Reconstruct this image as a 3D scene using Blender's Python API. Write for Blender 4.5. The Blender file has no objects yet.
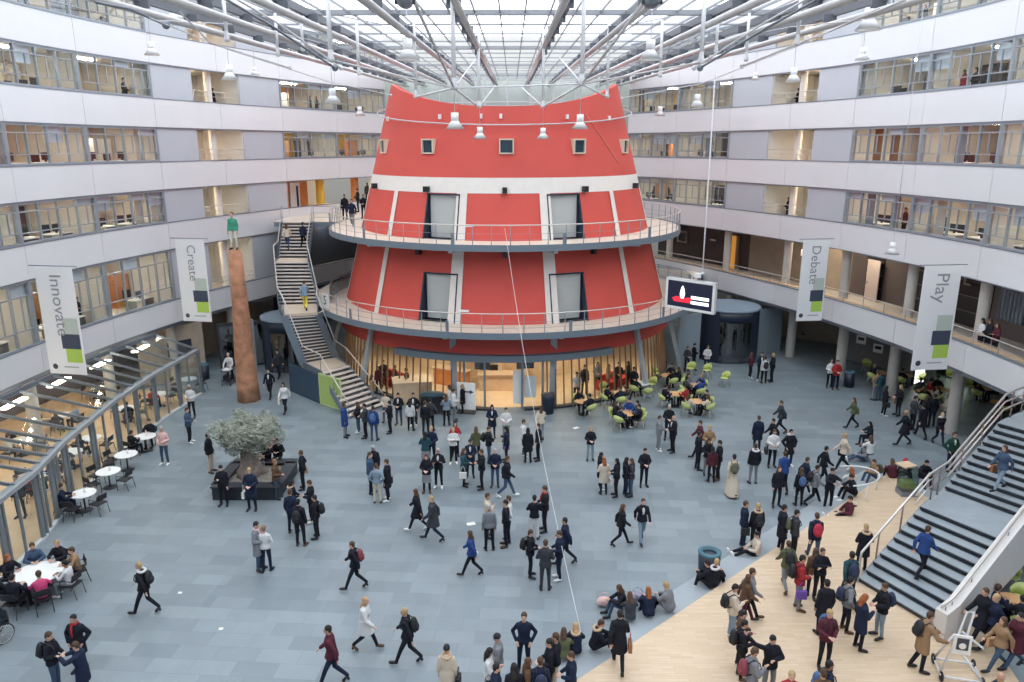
import bpy, bmesh, math, random
import numpy as np
from mathutils import Vector, Matrix, Quaternion
R_=random.Random(7)
PI=math.pi
SC=bpy.context.scene
COL=SC.collection
# ---------------- camera, sky, exposure ----------------
F,TH,H=751.5,0.25358,13.854
cd=bpy.data.cameras.new('camera'); cam=bpy.data.objects.new('camera',cd); COL.objects.link(cam)
cam.location=(0,0,H); cam.rotation_euler=(PI/2-TH,0,0)
cd.sensor_width=36; cd.lens=F/1024*36; cd.clip_start=.2; cd.clip_end=400
SC.camera=cam
w=bpy.data.worlds.new('overcast_sky'); SC.world=w; w.use_nodes=True
bg=w.node_tree.nodes['Background']; bg.inputs[0].default_value=(0.90,0.94,1.0,1); bg.inputs[1].default_value=2.45
SC.view_settings.view_transform='Standard'; SC.view_settings.look='None'
SC.view_settings.gamma=1; SC.view_settings.use_curve_mapping=False
SC.view_settings.exposure=0.4
SC.cycles.max_bounces=6; SC.cycles.diffuse_bounces=4; SC.cycles.glossy_bounces=2
SC.cycles.transparent_max_bounces=12; SC.cycles.caustics_reflective=False; SC.cycles.caustics_refractive=False

# ---------------- helpers ----------------
def up(x,y,z):
    "photo pixel -> point on the horizontal plane z"
    c,s=math.cos(TH),math.sin(TH); u=(x-512)/F; v=-(y-341)/F
    t=(z-H)/(-s+v*c); return (u*t,(c+v*s)*t)
_M={}
def mat(name,col,rough=.6,metal=0,var=0,scale=3,emit=0,spec=.5,bump=0,alpha=1):
    if name in _M: return _M[name]
    m=bpy.data.materials.new(name); m.use_nodes=True; nt=m.node_tree; b=nt.nodes['Principled BSDF']
    c=(*col,1); b.inputs['Base Color'].default_value=c; b.inputs['Roughness'].default_value=rough
    b.inputs['Metallic'].default_value=metal; b.inputs['Specular IOR Level'].default_value=spec
    if emit: b.inputs['Emission Color'].default_value=c; b.inputs['Emission Strength'].default_value=emit
    if var or bump:
        tc=nt.nodes.new('ShaderNodeTexCoord'); n=nt.nodes.new('ShaderNodeTexNoise')
        n.inputs['Scale'].default_value=scale; n.inputs['Detail'].default_value=5
        nt.links.new(tc.outputs['Object'],n.inputs['Vector'])
        if var:
            r=nt.nodes.new('ShaderNodeValToRGB'); e=r.color_ramp.elements
            e[0].position=.3; e[1].position=.7
            e[0].color=(*[max(0,k*(1-var)) for k in col],1); e[1].color=(*[min(1,k*(1+var)) for k in col],1)
            nt.links.new(n.outputs['Fac'],r.inputs[0]); nt.links.new(r.outputs[0],b.inputs['Base Color'])
        if bump:
            q=nt.nodes.new('ShaderNodeBump'); q.inputs['Strength'].default_value=bump
            nt.links.new(n.outputs['Fac'],q.inputs['Height']); nt.links.new(q.outputs[0],b.inputs['Normal'])
    m.diffuse_color=c
    _M[name]=m; return m
def glassmat(name,tint=(.9,.95,.97),gl=.12,rough=.02):
    if name in _M: return _M[name]
    m=bpy.data.materials.new(name); m.use_nodes=True; nt=m.node_tree; nt.nodes.clear()
    o=nt.nodes.new('ShaderNodeOutputMaterial'); x=nt.nodes.new('ShaderNodeMixShader')
    t=nt.nodes.new('ShaderNodeBsdfTransparent'); t.inputs[0].default_value=(*tint,1)
    g=nt.nodes.new('ShaderNodeBsdfGlossy'); g.inputs['Roughness'].default_value=rough
    x.inputs[0].default_value=gl
    nt.links.new(t.outputs[0],x.inputs[1]); nt.links.new(g.outputs[0],x.inputs[2]); nt.links.new(x.outputs[0],o.inputs[0])
    _M[name]=m; return m
class MB:
    def __init__(s): s.v=[]; s.f=[]; s.sm=[]
    def add(s,vs,fs,sm=False):
        o=len(s.v); s.v+=[tuple(v) for v in vs]; s.f+=[tuple(i+o for i in f) for f in fs]; s.sm+=[sm]*len(fs); return s
    def box(s,c,d,rz=0,rx=0,ry=0):
        h=[k/2 for k in d]; vs=[]
        M=Matrix.Rotation(rz,3,'Z')@Matrix.Rotation(ry,3,'Y')@Matrix.Rotation(rx,3,'X')
        for x in(-1,1):
            for y in(-1,1):
                for z in(-1,1): vs.append(Vector(c)+M@Vector((x*h[0],y*h[1],z*h[2])))
        return s.add(vs,[(0,1,3,2),(4,6,7,5),(0,4,5,1),(2,3,7,6),(0,2,6,4),(1,5,7,3)])
    def bar(s,a,b,w,h):
        "rectangular bar from a to b, w across, h upward"
        a=Vector(a); b=Vector(b); d=(b-a).normalized(); u=Vector((0,0,1))
        if abs(d.z)>.99: u=Vector((0,1,0))
        l=d.cross(u).normalized(); t=l.cross(d).normalized()
        vs=[]
        for p in(a,b):
            for i,j in((-1,-1),(1,-1),(1,1),(-1,1)): vs.append(p+l*(w/2*i)+t*(h/2*j))
        return s.add(vs,[(3,2,1,0),(4,5,6,7),(0,1,5,4),(1,2,6,5),(2,3,7,6),(3,0,4,7)])
    def quad(s,*p): return s.add(p,[tuple(range(len(p)))])
    def prism(s,poly,z0,z1):
        n=len(poly); vs=[(x,y,z0) for x,y in poly]+[(x,y,z1) for x,y in poly]
        A=sum(poly[i][0]*poly[(i+1)%n][1]-poly[(i+1)%n][0]*poly[i][1] for i in range(n))
        fs=[tuple(range(n))[::-1],tuple(range(n,2*n))]+[(i,(i+1)%n,n+(i+1)%n,n+i) for i in range(n)]
        if A<0: fs=[f[::-1] for f in fs]
        return s.add(vs,fs)
    def tube(s,pts,r,n=8,closed=False,cap=True):
        pts=[Vector(p) for p in pts]; m=len(pts); rr=r if hasattr(r,'__len__') else [r]*m
        vs=[];prev=None
        for i,p in enumerate(pts):
            a=pts[i-1] if (i or closed) else p; b=pts[(i+1)%m] if (i<m-1 or closed) else p
            d=(b-a).normalized()
            if prev is None: l=d.orthogonal().normalized()
            else:
                l=prev-d*prev.dot(d); l=l.normalized() if l.length>1e-6 else d.orthogonal().normalized()
            prev=l; t=d.cross(l)
            for k in range(n):
                q=2*PI*k/n; vs.append(p+(l*math.cos(q)+t*math.sin(q))*rr[i])
        fs=[]
        for i in range(m if closed else m-1):
            j=(i+1)%m
            for k in range(n): fs.append((i*n+k,i*n+(k+1)%n,j*n+(k+1)%n,j*n+k))
        if cap and not closed: fs+= [tuple(range(n))[::-1],tuple(range((m-1)*n,m*n))]
        return s.add(vs,fs,True)
    def lathe(s,prof,c=(0,0,0),n=24,a0=0,a1=2*PI,sm=True,wob=None):
        full=abs(a1-a0-2*PI)<1e-6; m=n if full else n+1; vs=[]
        for i in range(m):
            a=a0+(a1-a0)*i/n
            for j,(r,z) in enumerate(prof): 
                k=wob(a,z) if wob else 1
                vs.append((c[0]+r*k*math.cos(a),c[1]+r*k*math.sin(a),c[2]+z))
        L=len(prof); fs=[]
        for i in range(n):
            j=(i+1)%m
            for k in range(L-1): fs.append((i*L+k,j*L+k,j*L+k+1,i*L+k+1))
        return s.add(vs,fs,sm)
    def ell(s,c,r,n=10,m=6,rot=None):
        vs=[];
        for j in range(m+1):
            t=PI*j/m
            for i in range(n):
                a=2*PI*i/n; q=Vector((r[0]*math.sin(t)*math.cos(a),r[1]*math.sin(t)*math.sin(a),r[2]*math.cos(t)))
                if rot: q=rot@q
                vs.append(Vector(c)+q)
        fs=[(j*n+i,(j+1)*n+i,(j+1)*n+(i+1)%n,j*n+(i+1)%n) for j in range(m) for i in range(n)]
        return s.add(vs,fs,True)
    def mesh(s,name,off=None):
        me=bpy.data.meshes.new(name); v=s.v
        if off is not None: v=[(a-off[0],b-off[1],c-off[2]) for a,b,c in v]
        me.from_pydata(v,[],s.f); me.polygons.foreach_set('use_smooth',s.sm); me.update(); return me
def tag(o,label=None,cat=None,group=None,kind=None):
    if label: o['label']=label
    if cat: o['category']=cat
    if group: o['group']=group
    if kind: o['kind']=kind
    return o
WPOS={}
def thing(name,loc=(0,0,0),label=None,cat=None,group=None,rz=0,parent=None,at=None):
    o=bpy.data.objects.new(name,None); COL.objects.link(o); o.location=loc; o.rotation_euler=(0,0,rz); o.empty_display_size=.2
    if parent is not None: o.parent=parent
    if at: WPOS[o.name]=Vector(at)
    return tag(o,label,cat,group)
def mk(name,mb,m,parent=None,world=False,loc=None,label=None):
    "one mesh object; world=True: the builder holds world coordinates and the parent sits unrotated"
    off=None
    if world and parent is not None:
        off=Vector(WPOS.get(parent.name) or parent.location)
        if parent.parent and parent.name not in WPOS: off=off+Vector(parent.parent.location)
    elif loc is not None and parent is None: off=loc
    me=mb if isinstance(mb,bpy.types.Mesh) else mb.mesh(name,off)
    if not me.materials: me.materials.append(m)
    o=bpy.data.objects.new(name,me); COL.objects.link(o)
    if parent is not None: o.parent=parent
    elif loc is not None: o.location=loc
    if label: o['label']=label
    return o
def st(name,mb,m,parent=None):
    o=mk(name,mb,m,parent)
    if parent is None: o['kind']='structure'
    return o
def dup(o,loc=None,rz=None,parent=None,label=None,group=None):
    c=o.copy(); COL.objects.link(c)
    if parent is not None: c.parent=parent
    if loc is not None: c.location=loc
    if rz is not None: c.rotation_euler=(0,0,rz)
    if label: c['label']=label
    if group: c['group']=group
    for ch in list(o.children): dup(ch,parent=c)
    return c
# materials of the hall
WHITE=mat('white_panel',(.70,.70,.715),.45,var=.02,scale=.4)
GREYP=mat('grey_panel',(.47,.49,.53),.5,var=.02,scale=.5)
STEEL=mat('grey_steel',(.22,.25,.29),.45,.3)
STEELL=mat('light_steel',(.56,.57,.59),.4,.2)
FASC=mat('deck_fascia',(.16,.20,.24),.5)
DARK=mat('dark_metal',(.035,.04,.05),.45)
NAVY=mat('dark_navy',(.02,.03,.055),.4)
RED=mat('red_plaster',(.60,.080,.062),.7,var=.04,scale=.6)
CREAM=mat('cream_plaster',(.74,.69,.64),.7,var=.03)
DOORG=mat('pale_door',(.52,.54,.53),.45)
WOODF=mat('pale_wood',(.62,.45,.29),.5,var=.08,scale=2)
WARM=mat('warm_wall',(.74,.58,.40),.8)
OFFW=mat('offwhite_wall',(.62,.60,.56),.8)
ORANGE=mat('orange_wood',(.62,.24,.07),.5,var=.1,scale=2)
YELL=mat('yellow_paint',(.85,.52,.06),.5)
CONC=mat('concrete',(.50,.47,.43),.75,var=.08,scale=1.5)
BROWN=mat('brown_wall',(.085,.07,.072),.6)
BEIGE=mat('beige_stone',(.40,.34,.27),.7,var=.1,scale=1)
PURP=mat('purple_wall',(.05,.03,.085),.6)
GLASS=glassmat('window_glass')
RGLASS=glassmat('roof_glass',(.93,.96,.98),.05)
BLACK=mat('black_plastic',(.012,.012,.016),.5)
CHROME=mat('brushed_rail',(.62,.58,.54),.35,.7)
TOPW=mat('white_laminate',(.82,.82,.80),.3)
LAMPO=mat('office_light',(1,.87,.68),.5,emit=42)
LAMP=mat('light_panel',(1,.86,.66),.5,emit=22)
# ---------------- plan of the hall ----------------
X0=-.4
PT=[(21.2,18),(21.3,22),(21.4,28),(21.2,33),(20.8,37),(20.1,40.5),(19.2,44),(18.0,47.5),(17.0,50),(15.8,53),(14.4,56),(12.3,60),(9.9,64)]
_P=np.array(PT,float); _Q=np.vstack([2*_P[0]-_P[1],_P,2*_P[-1]-_P[-2]]); _L=[]
for i in range(1,len(_Q)-2):
    for t in np.linspace(0,1,16,endpoint=False):
        a,b,d,e=_Q[i-1],_Q[i],_Q[i+1],_Q[i+2]
        _L.append(.5*((2*b)+(-a+d)*t+(2*a-5*b+4*d-e)*t*t+(-a+3*b-3*d+e)*t**3))
_L.append(_P[-1]); _L=np.array(_L); _S=np.r_[0,np.cumsum(np.hypot(*np.diff(_L,axis=0).T))]; SMAX=float(_S[-1])
def cv(s,side,off=0):
    "point on the facade line at arc length s; off>0 goes outward, behind the facade"
    x=np.interp(s,_S,_L[:,0]); y=np.interp(s,_S,_L[:,1]); e=.4
    tx=np.interp(s+e,_S,_L[:,0])-np.interp(s-e,_S,_L[:,0]); ty=np.interp(s+e,_S,_L[:,1])-np.interp(s-e,_S,_L[:,1])
    l=math.hypot(tx,ty); nx,ny=ty/l,-tx/l
    return (X0+side*(float(x)+nx*off),float(y)+ny*off)
def ang(s,side):
    a=cv(s-.3,side); b=cv(s+.3,side); return math.atan2(b[1]-a[1],b[0]-a[0])
def srange(s0,s1,step=1.3):
    n=max(1,int(math.ceil((s1-s0)/step))); return [s0+(s1-s0)*i/n for i in range(n+1)]
def band(mb,side,s0,s1,z0,z1,o0,o1):
    "curved slab between offsets o0..o1, heights z0..z1"
    ss=srange(s0,s1); vs=[]
    for s in ss:
        a=cv(s,side,o0); b=cv(s,side,o1); vs+=[(*a,z0),(*b,z0),(*b,z1),(*a,z1)]
    n=len(ss); fs=[]
    for i in range(n-1):
        for k in range(4):
            f=(i*4+k,i*4+(k+1)%4,(i+1)*4+(k+1)%4,(i+1)*4+k); fs.append(f if side<0 else f[::-1])
    e0=(0,1,2,3); e1=tuple((n-1)*4+k for k in(3,2,1,0)); fs+=[e0,e1]
    return mb.add(vs,fs)
Z=[0,4.66,8.97,12.37,15.77,19.17,22.57]
SP={1:(3.79,5.09),2:(8.09,9.58),3:(11.49,12.98),4:(14.89,16.39),5:(18.29,19.79),6:(21.75,23.2)}
J=[0,5.0,10.1,15.25,20.5,25.65,31.0,36.85,42.6,SMAX]     # panel joints
SIDE={-1:'left',1:'right'}
def s_at(px,off,z=6.5,side=1):
    "arc length at which a line of sight through photo column px meets the curve at this offset"
    b=None
    for i in range(600):
        s=SMAX*i/600; x,y=cv(s,side,off); q=512+F*x/(y*math.cos(TH)+(H-z)*math.sin(TH)); e=abs(q-px)
        if b is None or e<b[0]: b=(e,s)
    return b[1]
# floor: blue-grey slate in long courses
FL=bpy.data.materials.new('slate_floor'); FL.use_nodes=True; nt=FL.node_tree; b=nt.nodes['Principled BSDF']
tc=nt.nodes.new('ShaderNodeTexCoord'); mp=nt.nodes.new('ShaderNodeMapping'); mp.inputs['Rotation'].default_value=(0,0,math.radians(4))
nt.links.new(tc.outputs['Object'],mp.inputs[0])
def brick(w,h,c1,c2,bias,mortar,mc=(.11,.14,.17)):
    k=nt.nodes.new('ShaderNodeTexBrick'); k.inputs['Scale'].default_value=1; k.inputs['Brick Width'].default_value=w; k.inputs['Row Height'].default_value=h
    k.inputs['Color1'].default_value=(*c1,1); k.inputs['Color2'].default_value=(*c2,1); k.inputs['Mortar'].default_value=(*mc,1)
    k.inputs['Mortar Size'].default_value=mortar; k.inputs['Bias'].default_value=bias; k.offset=.37; nt.links.new(mp.outputs[0],k.inputs[0]); return k
b1=brick(1.2,.6,(.175,.215,.238),(.235,.280,.305),.1,.005,(.15,.185,.21)); b2=brick(3.7,1.8,(.80,.82,.84),(1,1,1),.3,0)
mx=nt.nodes.new('ShaderNodeMix'); mx.data_type='RGBA'; mx.blend_type='MULTIPLY'; mx.inputs[0].default_value=.8
nt.links.new(b1.outputs[0],mx.inputs[6]); nt.links.new(b2.outputs[0],mx.inputs[7])
nz=nt.nodes.new('ShaderNodeTexNoise'); nz.inputs['Scale'].default_value=1.3; nz.inputs['Detail'].default_value=8; nt.links.new(tc.outputs['Object'],nz.inputs[0])
cr=nt.nodes.new('ShaderNodeValToRGB'); cr.color_ramp.elements[0].color=(.86,.86,.86,1); cr.color_ramp.elements[1].color=(1.1,1.1,1.1,1)
nt.links.new(nz.outputs['Fac'],cr.inputs[0]); m2=nt.nodes.new('ShaderNodeMix'); m2.data_type='RGBA'; m2.blend_type='MULTIPLY'; m2.inputs[0].default_value=1
nt.links.new(mx.outputs[2],m2.inputs[6]); nt.links.new(cr.outputs[0],m2.inputs[7]); nt.links.new(m2.outputs[2],b.inputs['Base Color'])
b.inputs['Roughness'].default_value=.42; b.inputs['Specular IOR Level'].default_value=.55
st('floor',MB().quad((-34,-4,0),(34,-4,0),(34,78,0),(-34,78,0)),FL)

wn=[0]; WFR=mat('window_frame',(.30,.33,.37),.45,.2)
def window(side,s0,s1,z0,z1,n,style=0,back=None):
    "one bay of facade glazing: frame with mullions, transom, sill rail, sub-mullions, blinds"
    wn[0]+=1; f=MB(); g=MB(); bl=MB(); cu=MB(); a=ang((s0+s1)/2,side)
    zt=z0+(z1-z0)*.78; zs=z0+(z1-z0)*.26
    for s,w in((s0+.05,.09),(s1-.05,.09)):
        p=cv(s,side,.12); f.box((*p,(z0+z1)/2),(w,.14,z1-z0),a)
    for i in range(n+1):
        s=s0+(s1-s0)*i/n; p=cv(s,side,.1); f.box((*p,(z0+z1)/2),(.06,.13,z1-z0),a)
        if i<n:
            sm=s+(s1-s0)/n*.52; p=cv(sm,side,.1); f.box((*p,(zs+zt)/2),(.035,.07,zt-zs),a)
            if R_.random()<(.30 if style==0 else .6):
                h=R_.choice([.22,.22,.5,.75]) if style else R_.choice([.22,.45])
                q0=cv(s+.05,side,.28); q1=cv(s+(s1-s0)/n-.05,side,.28)
                bl.quad((*q0,z1-(z1-z0)*h),(*q1,z1-(z1-z0)*h),(*q1,z1),(*q0,z1))
            if R_.random()<.22:
                f0=R_.choice([.05,.55]); n_=5
                for q_ in range(n_):
                    a0=s+(s1-s0)/n*(f0+.42*q_/n_); a1=s+(s1-s0)/n*(f0+.42*(q_+1)/n_); p0=cv(a0,side,.42 if q_%2 else .50); p1=cv(a1,side,.50 if q_%2 else .42); cu.quad((*p0,z0-.2),(*p1,z0-.2),(*p1,z1),(*p0,z1))
    for z,h in((z0+.04,.08),(z1-.04,.08),(zt,.05),(zs,.04)):
        for i in range(n):
            p=cv(s0+(s1-s0)*i/n,side,.1); q=cv(s0+(s1-s0)*(i+1)/n,side,.1); f.bar((*p,z),(*q,z),.1,h)
    for i in range(n):
        p=cv(s0+(s1-s0)*i/n,side,.11); q=cv(s0+(s1-s0)*(i+1)/n,side,.11); g.quad((*p,z0),(*q,z0),(*q,z1),(*p,z1))
    o=mk('window_%d'%wn[0],f,WFR); o['kind']='structure'
    mk('glass',g,GLASS,o)
    if bl.v: mk('blind',bl,mat('white_blind',(.72,.75,.78),.8),o)
    if cu.v: mk('curtain',cu,R_.choice([mat('curtain_cream',(.62,.55,.45),.9),mat('curtain_grey',(.30,.31,.34),.9),mat('curtain_brown',(.28,.17,.09),.9),mat('curtain_cream',(0,0,0))]),o)
    return o
lampm=MB().box((0,0,0),(1.5,.3,.06)).mesh('ceiling_light')
nl=[0]
def clight(x,y,z,a,label=None,m=None,grp='strip lights in the office ceilings'):
    o=mk('ceiling_light',lampm,LAMP); o.material_slots[0].link='OBJECT'; o.material_slots[0].material=m or LAMP; o.location=(x,y,z); o.rotation_euler=(0,0,a)
    tag(o,label or 'glowing strip light under the ceiling of an office behind the windows','light',grp); return o
DEPTH=4.6
wt=[0]
def room(side,s0,s1,k,m,lit=True,depth=DEPTH):
    "back wall, partition and lamp of one room on level k"
    z0=Z[k]; z1=SP[k+1][0]+.02
    w_=MB(); band(w_,side,s0,s1,z0,z1,depth,depth+.15); st('wall_room_'+SIDE[side],w_,m)
    p=MB(); a=cv(s1,side,.3); b=cv(s1,side,depth); p.bar((*a,(z0+z1)/2),(*b,(z0+z1)/2),.12,z1-z0); st('wall_partition_'+SIDE[side],p,OFFW)
    if lit:
        c=cv((s0+s1)/2,side,1.9); clight(*c,z1-.06,ang((s0+s1)/2,side),'strip light in the %s floor office on the %s, %s window bay from the front'%(['','first','second','third','fourth','fifth'][k],SIDE[side],['first','second','third','fourth','fifth','','','sixth','seventh'][J.index(s0)]),LAMPO)
for side in(-1,1):
    # floor slabs with ceilings underneath, spandrel belts in front
    for k in range(1,7):
        m_=MB(); band(m_,side,0,SMAX,SP[k][0],Z[k],.22,9.5); st('floor_level_%d_%s'%(k,SIDE[side]),m_,mat('slab',(.60,.56,.50),.6))
        z0,z1=SP[k]
        for i in range(len(J)-1):
            b_=MB(); band(b_,side,J[i]+.012,J[i+1]-.012,z0,z1,0,.22); st('wall_belt_%s'%SIDE[side],b_,WHITE)
        t_=MB(); band(t_,side,0,SMAX,z1,z1+.05,-.02,.26); band(t_,side,0,SMAX,z0-.06,z0-.005,.02,.24)
        if k==1: band(t_,side,0,SMAX,z0-.22,z0-.06,.1,.3)
        st('trim_%d'%(k+(10 if side>0 else 0)),t_,STEEL)
    # outer wall at the back of everything
    o_=MB(); band(o_,side,0,SMAX,0,24.5,9.5,9.8); st('wall_'+SIDE[side],o_,CONC)
    # levels 2..5
    for k in range(2,6):
        z0=SP[k][1]+.05; z1=SP[k+1][0]-.06
        for i in range(len(J)-1):
            s0,s1=J[i],J[i+1]
            if i in(5,6): continue
            if k==2 and side<0 and i>=7: continue     # the open orange gallery beside the stairs
            if i==8 and k<=2: s1=SMAX
            window(side,s0,s1,z0,z1,4)
            if side<0:
                wm=[WARM,WARM,OFFW,WARM,WARM,OFFW][(i*2+k)%6] if i<7 else (ORANGE if k>=4 else YELL if k==3 else WARM)
                if i==8 and k>=4: wm=OFFW
            else:
                wm=[WARM,OFFW,WARM,BROWN,WARM][(i+k)%5]
                if k==3 and i in(3,4): wm=PURP
                if k==3 and i==7: wm=BROWN
                if k==2 and i<5: wm=WARM
            room(side,s0,s1,k,wm,lit=True)
        # grey panels either side of the lift-lobby recess
        for s0,s1 in((25.65,28.9),(32.95,36.85)):
            g_=MB(); band(g_,side,s0,s1,z0-.05,z1+.06,.1,.2); st('wall_panel_'+SIDE[side],g_,GREYP)
        g_=MB()
        for s in(28.9,32.95):
            a=cv(s,side,.15); b=cv(s,side,3.4); g_.bar((*a,(z0+z1)/2-.3),(*b,(z0+z1)/2-.3),.12,z1-z0+.7)
        band(g_,side,28.9,32.95,Z[k],z1,3.4,3.55); st('wall_recess_'+SIDE[side],g_,OFFW if (k+side)%2 else CREAM)
        d_=MB(); a=cv(29.9,side,3.33); d_.box((*a,Z[k]+1.05),(.95,.06,2.1),ang(29.9,side)); o=mk('door_%d'%(k*2+(side>0)),d_,mat('brown_door',(.30,.20,.12),.5)); o['kind']='structure'
        h_=MB(); a=cv(30.25,side,3.25); h_.box((*a,Z[k]+1.05),(.04,.06,.2),ang(29.9,side)); mk('door_handle',h_,CHROME,o)
        p=cv(30.9,side,.75); st('trim_column_%d'%(k*2+(side>0)),MB().lathe([(.22,Z[k]),(.22,z1+.1)],(*p,0),16),CREAM)
        t=thing('balcony_rail',(*cv(30.9,side,.12),z0),'thin pale handrail across the %s lift lobby recess on the %s floor'%(SIDE[side],['','','second','third','fourth','fifth'][k]),'railing')
        r_=MB()
        for dz in(.62,.34): r_.tube([(*cv(s,side,.12),z0+dz) for s in srange(28.95,32.9,1)],.022 if dz>.5 else .012,6)
        for s in(28.98,30.2,31.6,32.87): r_.tube([(*cv(s,side,.12),z0-.04),(*cv(s,side,.12),z0+.62)],.015,6)
        mk('rail',r_,CHROME,t,world=True)
        c=cv(29.6,side,1.7); clight(*c,z1-.05,ang(30,side),'warm strip light in the %s lift lobby recess, %s floor'%(SIDE[side],['','','second','third','fourth','fifth'][k]),grp='lobby lights')
# level 1, left: tall windows, grey panel, recess
side=-1; z0=SP[1][1]+.05; z1=SP[2][0]-.06
for i in range(5):
    window(side,J[i],J[i+1],z0,z1,4,1); room(side,J[i],J[i+1],1,[OFFW,WARM,WARM,OFFW,WARM][i])
for s0,s1 in((25.65,28.9),(32.95,36.85)):
    g_=MB(); band(g_,side,s0,s1,z0-.05,z1+.06,.1,.2); st('wall_panel_left',g_,GREYP)
g_=MB()
for s in(28.9,32.95):
    a=cv(s,side,.15); b=cv(s,side,3.4); g_.bar((*a,(z0+z1)/2-.3),(*b,(z0+z1)/2-.3),.12,z1-z0+.7)
band(g_,side,28.9,32.95,Z[1],z1,3.4,3.55); st('wall_recess_left',g_,OFFW)
d_=MB(); a=cv(29.9,side,3.33); d_.box((*a,Z[1]+1.15),(1,.06,2.3),ang(29.9,side)); o=mk('door_1',d_,mat('brown_door',(0,0,0))); o['kind']='structure'
p=cv(30.9,side,.75); st('trim_column_1',MB().lathe([(.24,Z[1]),(.24,z1+.1)],(*p,0),16),CREAM)
r_=MB()
for dz in(.62,.34): r_.tube([(*cv(s,side,.12),z0+dz) for s in srange(28.95,32.9,1)],.02,6)
t=thing('balcony_rail',(*cv(30.9,side,.12),z0),'thin handrail across the left recess on the first floor, behind the timber pole','railing'); mk('rail',r_,CHROME,t,world=True)
c=cv(29.6,side,1.7); clight(*c,z1-.05,ang(30,side),'warm strip light in the left lobby recess, first floor',grp='lobby lights')
# level 1, right: open gallery with round columns and a dark back wall
side=1
GG=mat('gallery_grey',(.15,.13,.13),.7)
for s0,s1,m_ in((0,s_at(990,3.9),GG),(s_at(990,3.9),s_at(852,3.9),mat('gallery_brown',(.12,.10,.10),.6)),(s_at(852,3.9),s_at(835,3.9),BEIGE),(s_at(835,3.9),s_at(750,3.9),BEIGE),(s_at(750,3.9),SMAX,BROWN)):
    w_=MB(); band(w_,side,s0,s1,Z[1],SP[2][0],3.9,4.1); st('wall_gallery_right',w_,m_)
for i,s in enumerate((3,10.6,15.5,20.6,25.8,30.9,37.0,43.5)):
    p=cv(s,side,.75); st('trim_column_%d'%(20+i),MB().lathe([(.26,Z[1]),(.26,SP[2][0])],(*p,0),20),CONC)
r_=MB(); t=thing('gallery_rail',(*cv(20,side,.15),5.1),'long pale handrail along the open first floor gallery on the right','railing')
r_.tube([(*cv(s,side,.12),5.72) for s in srange(0,SMAX,1)],.03,6); r_.tube([(*cv(s,side,.12),5.4) for s in srange(0,SMAX,1)],.012,6); mk('rail',r_,CHROME,t,world=True)
r_=MB()
for s in srange(0,SMAX,1.7): r_.tube([(*cv(s,side,.12),5.05),(*cv(s,side,.12),5.72)],.016,6)
mk('posts',r_,STEEL,t,world=True)
w_=MB(); band(w_,side,5,SMAX,5.09,5.2,.2,.55); st('trim_30',w_,WOODF)
# ground-floor columns
for i,(x,y) in enumerate([(15.8,53.4),(18.9,49.3),(20.3,44.6),(21.5,40.6),(21.9,35.2),(22.3,29.3),(22.3,23.5)]):
    st('trim_column_%d'%(30+i),MB().lathe([(.30,0),(.30,3.8)],(x,y,0),22),CONC)
for i,s in enumerate((15,20.5,25.6,31,36.8,42.5)):
    p=cv(s,-1,.7); st('trim_column_%d'%(40+i),MB().lathe([(.28,0),(.28,3.8)],(*p,0),20),CONC)
# back of the hall behind the tower
w_=MB(); w_.box((X0,66.5,7.2),(24,.3,14.4)); st('wall_back',w_,OFFW)
w_=MB(); g_=MB()
for i in range(15):
    x=X0-14+28*i/14; w_.box((x,69.5,17.3),(.12,.2,5.4))
for z in(14.7,17.3,19.5): w_.box((X0,69.5,z),(28,.16,.1))
o=mk('window_100',w_,STEELL); o['kind']='structure'; g_.quad((X0-14,69.55,14.6),(X0+14,69.55,14.6),(X0+14,69.55,20),(X0-14,69.55,20)); mk('glass',g_,glassmat('greenish_glass',(.55,.62,.60),.25,.15),o)
w_=MB(); w_.box((X0,67.9,14.45),(24,3.2,.3)); st('floor_back',w_,OFFW)
# ---------------- the red tower ----------------
TC=(-.46,49.1)
def cr(z):      # cone radius at height z
    return 10.25-.262*(z-4.66) if z<8.97 else 9.12-.255*(z-8.97)
def tp(r,a,z,c=TC):     # a degrees from the front (towards the camera), + to the right
    a=math.radians(a); return (c[0]+r*math.sin(a),c[1]-r*math.cos(a),z)
T=thing('tower',(*TC,0),'big red conical tower with pale stripes in the middle of the hall','tower')
def ring(mb,a0,a1,z0,z1,n=None,off=0,f0=None,f1=None,rf=None):
    rf=rf or cr
    n=n or max(1,int(abs(a1-a0)/3)); vs=[]
    for i in range(n+1):
        a=a0+(a1-a0)*i/n
        for z in(f0(a) if f0 else z0, f1(a) if f1 else z1): vs.append(tp(rf(z)+off,a,z))
    return mb.add(vs,[(2*i,2*i+2,2*i+3,2*i+1) for i in range(n)],True)
TOPZ=lambda a: 15.92+1.62*abs(math.sin(math.radians(a)))**2.4
m_=MB()
ring(m_,-180,180,12.22,16,f1=TOPZ)                       # upper drum, slanted rim
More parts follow.
